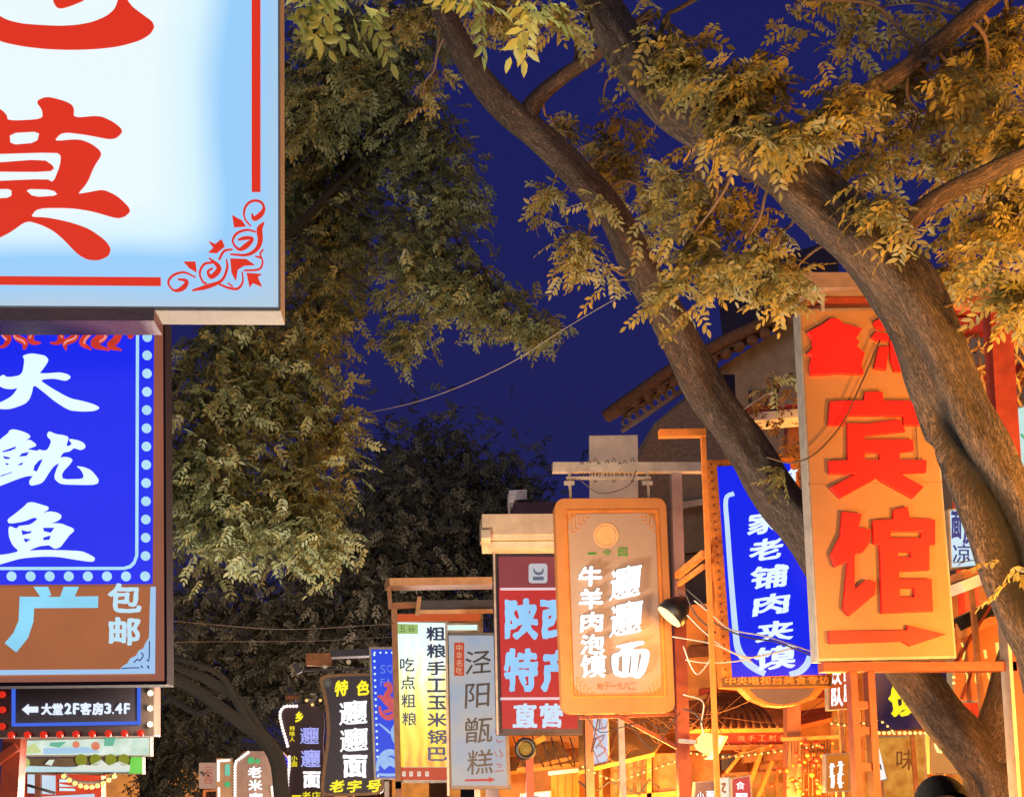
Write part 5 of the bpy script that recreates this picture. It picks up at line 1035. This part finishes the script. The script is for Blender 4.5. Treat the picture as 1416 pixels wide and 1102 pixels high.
def crown(parent, name, clumps, mat, llen, nl, per, seed, sub=7, spread=.42):
    """clumps: (px, py, rx, ry, depth[, weight]); sprays of paired leaflets gathered in tufts"""
    g = np.random.default_rng(seed); C = []; tips = []
    for cl in clumps:
        x, y, rx, ry, Y = cl[:5]; wt = cl[5] if len(cl) > 5 else 1
        k = Y / F; c = np.array(P(x, y, Y)); ax = np.array((rx * k, (rx + ry) * k * .55, ry * k))
        ns = max(2, int(sub * wt * max(1, rx * ry / 3500)))
        d = g.normal(size=(ns, 3)); d /= np.linalg.norm(d, axis=1)[:, None]; d *= g.uniform(.25, 1, (ns, 1)) ** .6
        subs = c + d * ax * .85
        for s_ in subs:
            n = max(3, int(per * wt * g.uniform(.5, 1.4)))
            C.append(s_ + g.normal(size=(n, 3)) * min(ax.mean(), llen * 5.5) * spread); tips.append((c, s_))
    C = np.concatenate(C); n = len(C)
    th = g.uniform(0, 2 * np.pi, n); dr = g.uniform(-.9, .15, n)
    D = np.stack([np.cos(th) * np.cos(dr), np.sin(th) * np.cos(dr), np.sin(dr)], 1)
    Wd = np.cross(D, np.array((0, 0, 1.0))); Wd /= np.linalg.norm(Wd, axis=1)[:, None]
    roll = g.normal(0, .6, n)[:, None]; N = np.cross(Wd, D); Wd, N = Wd * np.cos(roll) + N * np.sin(roll), N * np.cos(roll) - Wd * np.sin(roll)
    vs = []
    for j in range(nl):
        side = 1 if j % 2 else -1; tpos = (j // 2 + .6) / (nl / 2 + .5)
        last = j == nl - 1
        base = C + D * (tpos * llen * nl * .26)[..., None] if hasattr(tpos, '__len__') else C + D * (tpos * llen * nl * .26) - np.array((0, 0, 1)) * (tpos ** 2 * llen * nl * .06)
        ld = D * (.55 if not last else 1) + Wd * (side * (.85 if not last else 0)) - np.array((0, 0, .35)) + g.normal(0, .16, (n, 3)); ld /= np.linalg.norm(ld, axis=1)[:, None]
        lw = np.cross(ld, N); lw /= np.linalg.norm(lw, axis=1)[:, None] + 1e-9; ln = np.cross(lw, ld)
        l = (llen * g.uniform(.75, 1.2, n) * (1 - .25 * abs(tpos - .5)))[:, None]; h = l * .2
        for a, b_, c_ in ((0, 0, 0), (.3, 1, .25), (.68, .85, .2), (1, 0, -.25), (.68, -.85, .2), (.3, -1, .25)): vs.append(base + ld * (l * a) + lw * (h * b_) + ln * (h * c_))
    A = np.stack(vs).reshape(nl, 6, n, 3).transpose(2, 0, 1, 3).reshape(-1, 3) - np.array(origin(parent))
    q = n * nl; idx = np.arange(q)[:, None] * 6; fc_ = np.concatenate([idx + np.array([[0, 1, 2, 3]]), idx + np.array([[3, 4, 5, 0]])], 1).reshape(-1)
    me = bpy.data.meshes.new(name); me.vertices.add(len(A)); me.vertices.foreach_set('co', A.astype(np.float32).ravel())
    me.loops.add(q * 8); me.loops.foreach_set('vertex_index', fc_.astype(np.int32)); me.polygons.add(q * 2)
    me.polygons.foreach_set('loop_start', np.arange(0, q * 8, 4, dtype=np.int32)); me.polygons.foreach_set('loop_total', np.full(q * 2, 4, np.int32))
    me.update(calc_edges=True); me.validate(); me.materials.append(mat)
    o = bpy.data.objects.new(name, me); COL.objects.link(o); o.parent = parent
    return tips
def twigs(parent, tips, mat, anchors, r=.006):
    m = MB(); done = set()
    for c, s_ in tips:
        key = tuple(np.round(c, 3)); cv = Vector(c); b_ = Vector(s_)
        if key not in done:
            done.add(key); a = min(anchors, key=lambda p: (p - cv).length); d = cv - a; L = d.length
            q = [tuple(a + d * t + Vector((random.uniform(-.1, .1), random.uniform(-.1, .1), random.uniform(-.05, .12))) * L * (.9 if 0 < t < 1 else 0)) for t in (0, .25, .5, .75, 1)]
            q = [Vector(p) for p in cr(q, 4)]; m.tube(q, [r * (2.2 - 1.5 * i / len(q)) for i in range(len(q))], 6)
        if random.random() < .5:
            md = (cv + b_) / 2 + Vector((random.uniform(-.06, .06), random.uniform(-.06, .06), random.uniform(.0, .08)))
            m.tube([Vector(p) for p in cr([tuple(cv), tuple(md), tuple(b_)], 3)], r * .45, 5)
    m.build('twigs', mat, parent)
def anchors(*polys): return [P(p[0], p[1], p[3]) for q in polys for p in cr(q, 5)]

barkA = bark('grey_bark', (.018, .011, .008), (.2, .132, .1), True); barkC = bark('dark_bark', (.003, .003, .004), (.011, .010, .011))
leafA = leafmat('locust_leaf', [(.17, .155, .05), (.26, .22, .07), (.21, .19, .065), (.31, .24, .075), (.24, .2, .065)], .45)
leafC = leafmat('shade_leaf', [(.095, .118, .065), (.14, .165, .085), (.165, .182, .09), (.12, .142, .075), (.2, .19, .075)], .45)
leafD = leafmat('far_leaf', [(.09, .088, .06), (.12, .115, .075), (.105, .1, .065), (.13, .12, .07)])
# tree A: thick trunk in front of the hotel sign
A0 = [(1520, 1250, 130, 4.9), (1500, 1060, 125, 4.85), (1455, 920, 112, 4.8), (1418, 795, 122, 4.75), (1366, 670, 112, 4.7), (1327, 570, 100, 4.65), (1293, 480, 106, 4.6), (1240, 395, 104, 4.6), (1192, 335, 96, 4.6), (1130, 275, 96, 4.6), (1060, 218, 92, 4.65), (985, 178, 80, 4.7), (925, 138, 74, 4.75), (872, 82, 72, 4.8), (835, 12, 66, 4.85), (805, -70, 60, 4.9), (760, -190, 50, 5)]
A2 = [(1075, 225, 60, 4.62), (1098, 195, 44, 4.6), (1135, 166, 36, 4.6), (1185, 136, 34, 4.6), (1250, 96, 33, 4.6), (1312, 48, 34, 4.6), (1385, -14, 32, 4.6), (1480, -80, 28, 4.6)]
A3 = [(1232, 385, 58, 4.58), (1242, 335, 38, 4.5), (1262, 300, 36, 4.45), (1302, 270, 35, 4.4), (1352, 246, 34, 4.35), (1420, 214, 33, 4.3), (1500, 190, 28, 4.3)]
A4 = [(905, 108, 16, 4.75), (918, 30, 8, 4.75), (940, 12, 7, 4.75), (975, -8, 6, 4.75)]
tA = thing('leaning_tree', 'thick grey barked tree leaning across the cream signboard, its trunk split by a dark hollow', 'tree', P(1520, 1250, 4.9))
tA.location.z = .1
A0 = [(x, y, w_ * .86, Y_) for x, y, w_, Y_ in A0]; A2 = [(x, y, w_ * .82, Y_) for x, y, w_, Y_ in A2]; A3 = [(x, y, w_ * .82, Y_) for x, y, w_, Y_ in A3]
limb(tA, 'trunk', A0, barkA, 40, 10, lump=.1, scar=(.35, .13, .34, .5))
limb(tA, 'branch', A2, barkA, 16); limb(tA, 'branch', A3, barkA, 16); limb(tA, 'branch', A4, barkA, 8)
cA = [(1200, 20, 115, 34, 5.1), (1100, 4, 60, 18, 5, .6), (1245, 120, 50, 22, 5.0), (1300, 110, 70, 40, 5.0), (1385, 80, 50, 55, 4.9), (1330, 100, 45, 22, 4.4, .6), (1260, 180, 80, 45, 4.9), (1345, 160, 85, 50, 4.8), (1300, 170, 80, 45, 5.3), (1205, 225, 32, 28, 4.9, .7), (1410, 170, 45, 45, 4.3, .9), (1310, 222, 50, 28, 4.9, .8), (1215, 290, 22, 26, 4.4, .7), (1250, 325, 14, 14, 4.3, .4), (1350, 320, 60, 32, 4.7, .9), (1400, 300, 36, 55, 4.7), (1300, 380, 50, 22, 4.8, .7), (1375, 370, 45, 30, 4.2, .8), (1408, 410, 26, 32, 4.2, .7), (1400, 780, 16, 26, 4.2, .25), (1155, 165, 40, 14, 4.4, .7), (1110, 195, 36, 16, 4.4, .7), (1180, 130, 40, 12, 4.4, .5), (1395, 30, 36, 30, 4.9, .8), (1390, 230, 40, 40, 5.1)]
cA2 = [(700, 10, 95, 22, 7.6), (790, 20, 45, 30, 4.9, .8), (905, 60, 36, 50, 4.7, .8), (930, 100, 55, 30, 4.6), (1000, 128, 55, 35, 4.5), (1050, 110, 42, 36, 4.6, .8), (1065, 185, 50, 26, 4.45, .8), (1015, 190, 40, 22, 4.45, .5), (960, 250, 60, 40, 5.3, .8), (1040, 290, 50, 40, 5.2, .7), (965, 330, 85, 50, 5.2), (925, 385, 55, 45, 5.2, .8), (1010, 365, 65, 40, 5.1), (1087, 395, 26, 30, 5, .7), (1060, 350, 40, 36, 5, .8), ]
tp = crown(tA, 'crown', cA, leafA, .05, 11, 12, 3, 6, .34); an = anchors(A0[6:], A2, A3)
tp2 = crown(tA, 'crown', cA2, leafA, .05, 11, 14, 5, 6, .36)
twigs(tA, [q_ for q_ in tp + tp2 if q_[0][2] > 3], barkA, an, .005)
# tree B: slender bent trunk behind the hotel sign
B0 = [(1385, 1320, 105, 7.2), (1380, 1180, 96, 7.2), (1372, 1085, 88, 7.2), (1345, 1040, 84, 7.2), (1300, 985, 76, 7.2), (1255, 930, 72, 7.2), (1200, 860, 70, 7.2), (1145, 785, 74, 7.15), (1095, 712, 76, 7.1), (1040, 635, 74, 7.1), (985, 552, 70, 7.05), (935, 462, 66, 7), (890, 375, 60, 6.95), (842, 292, 56, 6.9), (775, 218, 54, 6.9), (700, 152, 52, 6.9), (642, 72, 46, 6.9), (595, -18, 42, 6.9), (550, -110, 36, 6.9)]
B1 = [(1366, 1060, 70, 7.2), (1386, 985, 46, 7.25), (1402, 910, 42, 7.3), (1425, 830, 40, 7.35), (1470, 700, 34, 7.4)]
B2 = [(728, 168, 40, 6.9), (742, 138, 26, 6.85), (778, 105, 22, 6.8), (826, 74, 20, 6.75), (900, 20, 16, 6.7)]
B3 = [(795, 105, 10, 6.8), (797, 60, 6, 6.75), (792, 20, 5, 6.75)]
tB = thing('bent_tree', 'slender brown tree whose bent trunk rises behind the cream signboard up to the top left', 'tree', P(1385, 1320, 7.2)); tB.location.z = .1
B0 = [(x, y, w_ * .78, Y_) for x, y, w_, Y_ in B0]
limb(tB, 'trunk', B0, barkA, 30, 9, lump=.1); limb(tB, 'branch', B1, barkA, 14); limb(tB, 'branch', B2, barkA, 12); limb(tB, 'branch', B3, barkA, 8)
cB = [(758, 268, 30, 26, 7.3, .7), (795, 345, 36, 30, 7.3, .8), (832, 385, 26, 30, 6.6, .35), (770, 185, 20, 20, 7.3, .5), (850, 172, 44, 42, 7.4, .8), (850, 225, 50, 38, 7.4), (905, 262, 66, 44, 7.3), (600, 105, 24, 18, 7.6, .4), (565, 20, 36, 26, 7.6, .7), (680, 8, 70, 18, 7.6, .7), (815, 285, 24, 16, 6.6, .35), (1070, 540, 18, 28, 6.8, .4), (1085, 650, 12, 12, 6.8, .25), (585, 130, 26, 16, 7.6, .4)]
tp = crown(tB, 'crown', cB, leafA, .058, 11, 13, 11, 7, .36); twigs(tB, tp, barkA, anchors(B0[8:], B2), .006)
# tree C: large leafy tree on the left
C0 = [(395, 1180, 32, 10.5), (393, 1100, 30, 10.5), (384, 1052, 28, 10.5), (360, 1016, 25, 10.4), (318, 985, 21, 10.2), (262, 952, 20, 10), (200, 920, 26, 9.8), (150, 840, 28, 9.6), (170, 700, 26, 9.5), (240, 540, 22, 9.5), (330, 400, 18, 9.5), (430, 300, 14, 9.5), (520, 200, 10, 9.5)]
C1 = [(366, 1020, 22, 10.4), (330, 968, 20, 10.3), (290, 940, 18, 10.1), (240, 920, 16, 10), (190, 880, 14, 9.9)]
C2 = [(345, 1000, 16, 10.3), (310, 975, 14, 10.4), (275, 985, 12, 10.4), (230, 960, 10, 10.4)]
tC = thing('leafy_tree', 'large grey green leafy tree on the left, its trunk slanting over the bulb signs', 'tree', P(395, 1180, 10.5)); tC.location.z = .1
def wiggle(q, k, wd): return [(x + random.uniform(-k, k), y + random.uniform(-k, k), w_ * wd * random.uniform(.85, 1.15), Y_) for x, y, w_, Y_ in q]
C0 = C0[:1] + wiggle(C0[1:], 4, .8); C1 = wiggle(C1, 4, .7); C2 = wiggle(C2, 4, .7)
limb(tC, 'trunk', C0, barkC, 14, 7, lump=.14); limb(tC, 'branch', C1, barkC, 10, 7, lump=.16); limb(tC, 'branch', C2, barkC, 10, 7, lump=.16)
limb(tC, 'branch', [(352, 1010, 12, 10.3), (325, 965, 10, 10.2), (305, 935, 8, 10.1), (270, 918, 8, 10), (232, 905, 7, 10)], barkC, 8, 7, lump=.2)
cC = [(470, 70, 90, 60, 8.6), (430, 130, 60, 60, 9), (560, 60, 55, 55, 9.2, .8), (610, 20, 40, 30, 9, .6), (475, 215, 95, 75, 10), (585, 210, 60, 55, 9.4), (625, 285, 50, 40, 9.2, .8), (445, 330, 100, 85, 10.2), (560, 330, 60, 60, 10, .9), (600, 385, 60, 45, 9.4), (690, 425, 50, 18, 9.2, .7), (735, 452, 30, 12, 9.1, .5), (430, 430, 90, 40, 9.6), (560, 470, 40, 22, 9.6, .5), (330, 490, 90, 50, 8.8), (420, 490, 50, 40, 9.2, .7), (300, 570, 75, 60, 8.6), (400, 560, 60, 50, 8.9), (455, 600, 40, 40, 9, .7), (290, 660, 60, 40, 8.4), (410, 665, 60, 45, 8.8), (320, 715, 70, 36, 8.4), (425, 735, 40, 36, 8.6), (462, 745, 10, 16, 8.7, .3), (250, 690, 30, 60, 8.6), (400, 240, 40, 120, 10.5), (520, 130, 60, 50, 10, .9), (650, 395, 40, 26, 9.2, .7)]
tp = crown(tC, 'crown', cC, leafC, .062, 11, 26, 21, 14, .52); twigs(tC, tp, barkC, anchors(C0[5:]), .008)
# near sprays at the top edge belong to an overhanging tree standing left of the view
tG = thing('overhanging_tree', 'tree overhead whose few large pale leaf sprays hang into the top of the view', 'tree', (-2.6, 2.6, .13))
MB().tube([(-2.6, 2.6, .13), (-2.55, 2.65, 2.5), (-2.2, 3.0, 4.6), (-1.2, 3.5, 5.6), (-.5, 3.8, 5.6)], [.16, .14, .11, .07, .03], 12).build('trunk', barkA, tG)
crown(tG, 'crown', [(440, 10, 50, 22, 4.2, .5), (490, -10, 40, 20, 4.2, .5), (668, 2, 40, 10, 4.3, .3), (735, 4, 30, 10, 4.3, .3)], leafmat('pale_leaf', [(.2, .26, .08), (.28, .33, .11), (.24, .28, .08)]), .08, 11, 4, 31, 3)
# dim trees down the street
def far(label, trunk, clumps, seed, llen, per):
    t = thing('street_tree', label, 'tree', foot(P(trunk[0][0], trunk[0][1], trunk[0][3]), .05), 'dim trees down the street')
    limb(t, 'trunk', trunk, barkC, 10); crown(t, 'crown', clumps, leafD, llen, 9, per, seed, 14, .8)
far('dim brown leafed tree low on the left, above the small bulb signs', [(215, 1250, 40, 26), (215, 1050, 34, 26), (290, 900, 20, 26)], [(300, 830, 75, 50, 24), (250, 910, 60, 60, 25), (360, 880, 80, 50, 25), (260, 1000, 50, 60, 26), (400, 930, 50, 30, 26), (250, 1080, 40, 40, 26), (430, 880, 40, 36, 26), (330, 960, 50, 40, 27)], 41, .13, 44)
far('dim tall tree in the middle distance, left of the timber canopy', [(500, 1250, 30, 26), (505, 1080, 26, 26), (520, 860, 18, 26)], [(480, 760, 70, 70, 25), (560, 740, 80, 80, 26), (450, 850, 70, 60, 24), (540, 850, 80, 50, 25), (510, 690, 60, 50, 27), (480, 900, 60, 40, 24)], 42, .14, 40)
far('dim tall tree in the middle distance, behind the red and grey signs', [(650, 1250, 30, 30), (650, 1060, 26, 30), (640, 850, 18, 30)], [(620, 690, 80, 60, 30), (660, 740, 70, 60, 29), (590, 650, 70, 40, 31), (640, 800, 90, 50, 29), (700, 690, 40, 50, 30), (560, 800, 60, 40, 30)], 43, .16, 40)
# dry plant on the balcony ledge
tP = thing('ledge_plant', 'bushy rust and yellow plant on the white ledge beside the cream signboard', 'plant', fb.pt(1070, 565, .0))
crown(tP, 'foliage', [(1078, 545, 20, 30, 9.3, .8), (1035, 570, 16, 22, 9.3, .7), (1070, 610, 40, 22, 9.3, .9), (1050, 640, 26, 14, 9.3, .6), (1085, 635, 20, 20, 9.3, .6)], leafmat('dry_leaf', [(.2, .09, .03), (.26, .15, .05), (.3, .2, .06), (.16, .06, .03)]), .05, 7, 10, 51)
MB().tube([fb.pt(1060, 590, .1), fb.pt(1070, 560, .1), fb.pt(1078, 530, .1)], .012).build('stem', barkC, tP)

# ------------------------------------------------------------------ person whose head shows at the bottom edge
px_ = P(1300, 1090, 3.9); X0, Y0 = px_.x, px_.y; HT = P(1300, 1071, 3.9).z; k = HT / 1.70
tH = thing('person', 'person with black hair, only the crown of the head in view at the bottom', 'person', (X0, Y0, .13)); base = .13; k = (HT - base) / 1.70
def skin_body(name, verts, edges, mat, par, lvl=2):
    me = bpy.data.meshes.new(name); me.from_pydata([(v[0] * k, v[1] * k, v[2] * k) for v in verts], edges, [])
    o = bpy.data.objects.new(name, me); COL.objects.link(o); o.parent = par
    o.modifiers.new('skin', 'SKIN'); o.modifiers.new('sub', 'SUBSURF').levels = lvl; o.modifiers['sub'].render_levels = lvl
    for i, v in enumerate(verts): me.skin_vertices[0].data[i].radius = (v[3] * k, (v[4] if len(v) > 4 else v[3]) * k)
    me.skin_vertices[0].data[0].use_root = True; me.materials.append(mat); return o
V = [(0, 0, .92, .14, .1), (0, 0, 1.1, .13, .1), (0, 0, 1.3, .16, .1), (0, 0, 1.42, .1, .08), (0, 0, 1.48, .055), (0, -.01, 1.56, .075, .085), (0, -.01, 1.63, .072, .085)]
E_ = [(0, 1), (1, 2), (2, 3), (3, 4), (4, 5), (5, 6)]
for s in (-1, 1):
    n = len(V); V += [(s * .09, 0, .84, .085), (s * .1, -.01, .48, .058), (s * .1, .01, .1, .04), (s * .1, -.12, .04, .035)]; E_ += [(0, n), (n, n + 1), (n + 1, n + 2), (n + 2, n + 3)]
    n = len(V); V += [(s * .19, 0, 1.38, .055), (s * .23, .01, 1.1, .042), (s * .24, -.06, .87, .03), (s * .24, -.08, .8, .032, .018)]; E_ += [(3, n), (n, n + 1), (n + 1, n + 2), (n + 2, n + 3)]
    for j, (dx_, ln_) in enumerate(((-.03, .075), (-.01, .09), (.01, .085), (.028, .07))):
        q = len(V); V += [(s * .24, -.08 + dx_, .76, .0095), (s * .24 - s * .01, -.085 + dx_, .76 - ln_ * .55, .0088), (s * .235 - s * .02, -.09 + dx_, .76 - ln_, .0078)]; E_ += [(n + 3, q), (q, q + 1), (q + 1, q + 2)]
    q = len(V); V += [(s * .22, -.125, .8, .011), (s * .21, -.15, .765, .0095)]; E_ += [(n + 3, q), (q, q + 1)]
skin_body('body', V, E_, paint('skin_tone', (190, 140, 112), .55), tH)
skin_body('jacket', [(0, 0, .88, .165, .13), (0, 0, 1.1, .16, .125), (0, 0, 1.3, .19, .125), (0, 0, 1.42, .12, .1), (.2, 0, 1.38, .075), (.235, .01, 1.1, .06), (.242, -.05, .9, .046), (-.2, 0, 1.38, .075), (-.235, .01, 1.1, .06), (-.242, -.05, .9, .046)], [(0, 1), (1, 2), (2, 3), (3, 4), (4, 5), (5, 6), (3, 7), (7, 8), (8, 9)], paint('dark_cloth', (36, 36, 44), .85), tH)
skin_body('trousers', [(0, 0, .92, .155, .12), (.09, 0, .82, .1), (.1, -.01, .48, .072), (.1, .01, .12, .06), (-.09, 0, .82, .1), (-.1, -.01, .48, .072), (-.1, .01, .12, .06)], [(0, 1), (1, 2), (2, 3), (0, 4), (4, 5), (5, 6)], paint('denim', (40, 46, 66), .85), tH)
hm = MB(); hv = []; hf = []; n1, n2 = 14, 28
for i in range(n1 + 1):
    a = math.pi * .62 * i / n1
    for j in range(n2):
        b_ = 2 * math.pi * j / n2; w_ = 1 + .025 * math.sin(9 * b_ + 3 * i) * (i / n1)
        front = max(0, -math.sin(b_)); lim = 1 - .42 * front
        aa = a * lim; hv.append(Vector((X0 + math.sin(aa) * math.cos(b_) * .1 * k * w_, Y0 - .005 + math.sin(aa) * math.sin(b_) * .115 * k * w_, base + (1.585 + .115 * math.cos(aa)) * k)))
for i in range(n1):
    for j in range(n2): hf.append((i * n2 + j, i * n2 + (j + 1) % n2, (i + 1) * n2 + (j + 1) % n2, (i + 1) * n2 + j))
hm.add(hv, hf, True); hm.build('hair', paint('black_hair', (14, 12, 15), .85, 0, .3, 60, .5), tH)
fm = MB()
for s in (-1, 1): fm.lathe((X0 + s * .033 * k, Y0 - .087 * k, base + 1.585 * k), (0, -1, 0), [(0, .014 * k), (.006, .012 * k), (.009, .003)], 10)
fm.build('eyes', paint('eye_white', (225, 222, 215), .3), tH)
fm = MB(); fm.tube([(X0, Y0 - .09 * k, base + 1.585 * k), (X0, Y0 - .112 * k, base + 1.545 * k), (X0, Y0 - .092 * k, base + 1.535 * k)], [.008, .014, .008], 8)
for s in (-1, 1): fm.lathe((X0 + s * .083 * k, Y0, base + 1.57 * k), (s, -.3, 0), [(0, .014), (.012, .03 * k), (.02, .022 * k)], 10)
fm.tube([(X0 - .028 * k, Y0 - .088 * k, base + 1.505 * k), (X0, Y0 - .096 * k, base + 1.503 * k), (X0 + .028 * k, Y0 - .088 * k, base + 1.505 * k)], .006, 6); fm.build('facial_features', paint('skin_tone', (190, 140, 112)), tH)

# ------------------------------------------------------------------ unseen lamps, added to light the signs, leaves and shop fronts
def shoplamp(label, loc, watt, col, r=.1, spot=None, aim=None):
    t = thing('street_lamp', label, 'lamp', loc, 'lamps over the shop fronts'); L = Vector(loc)
    MB().lathe(L + Vector((0, 0, .02)), (0, 0, 1), [(0, .16), (.05, .13), (.12, .05), (.16, .03)], 14).build('shade', redpaint, t)
    MB().lathe(L - Vector((0, 0, .05)), (0, 0, 1), [(-.05, .02), (-.02, .05), (.03, .055), (.06, .03)], 12).build('bulb', warmE, t)
    MB().tube([L + Vector((0, 0, .18)), L + Vector((0, 0, .3))], .01).build('stem', steel, t)
    lamp('lamp_light', L - Vector((0, 0, .18)), watt, col, r, spot, aim)
lamp('orange_fill_light', P(1330, 1220, 5.2), 70, ORG, .25)  # unseen orange fill for the hotel sign and right foliage
lamp('orange_side_light', P(1960, 1020, 4.4), 950, (1, .38, .05), .2)
lamp('orange_front_light', (2.9, 2.3, 1.75), 1500, (1, .46, .09), .5, 95, (2.75, 5.4, 4.3), .7)
lamp('orange_arcade_light', P(1130, 1130, 9.3), 560, ORG, .3)
lamp('orange_arcade_light', P(860, 1130, 9.9), 330, (1, .42, .07), .3)
lamp('orange_arcade_light', P(1360, 760, 9.0), 80, (1, .46, .09), .2)
lamp('neutral_fill_light', P(400, 1180, 7.0), 950, (1, .86, .66), .3)  # unseen neutral fills, added to brighten the leaves
lamp('neutral_fill_light', P(600, 1180, 4.6), 430, (1, .82, .62), .3)
lamp('neutral_fill_light', P(560, 1150, 19), 1300, (1, .78, .68), .5)
lamp('orange_glow_light', P(345, 1120, 19), 260, (1, .5, .14), .3)
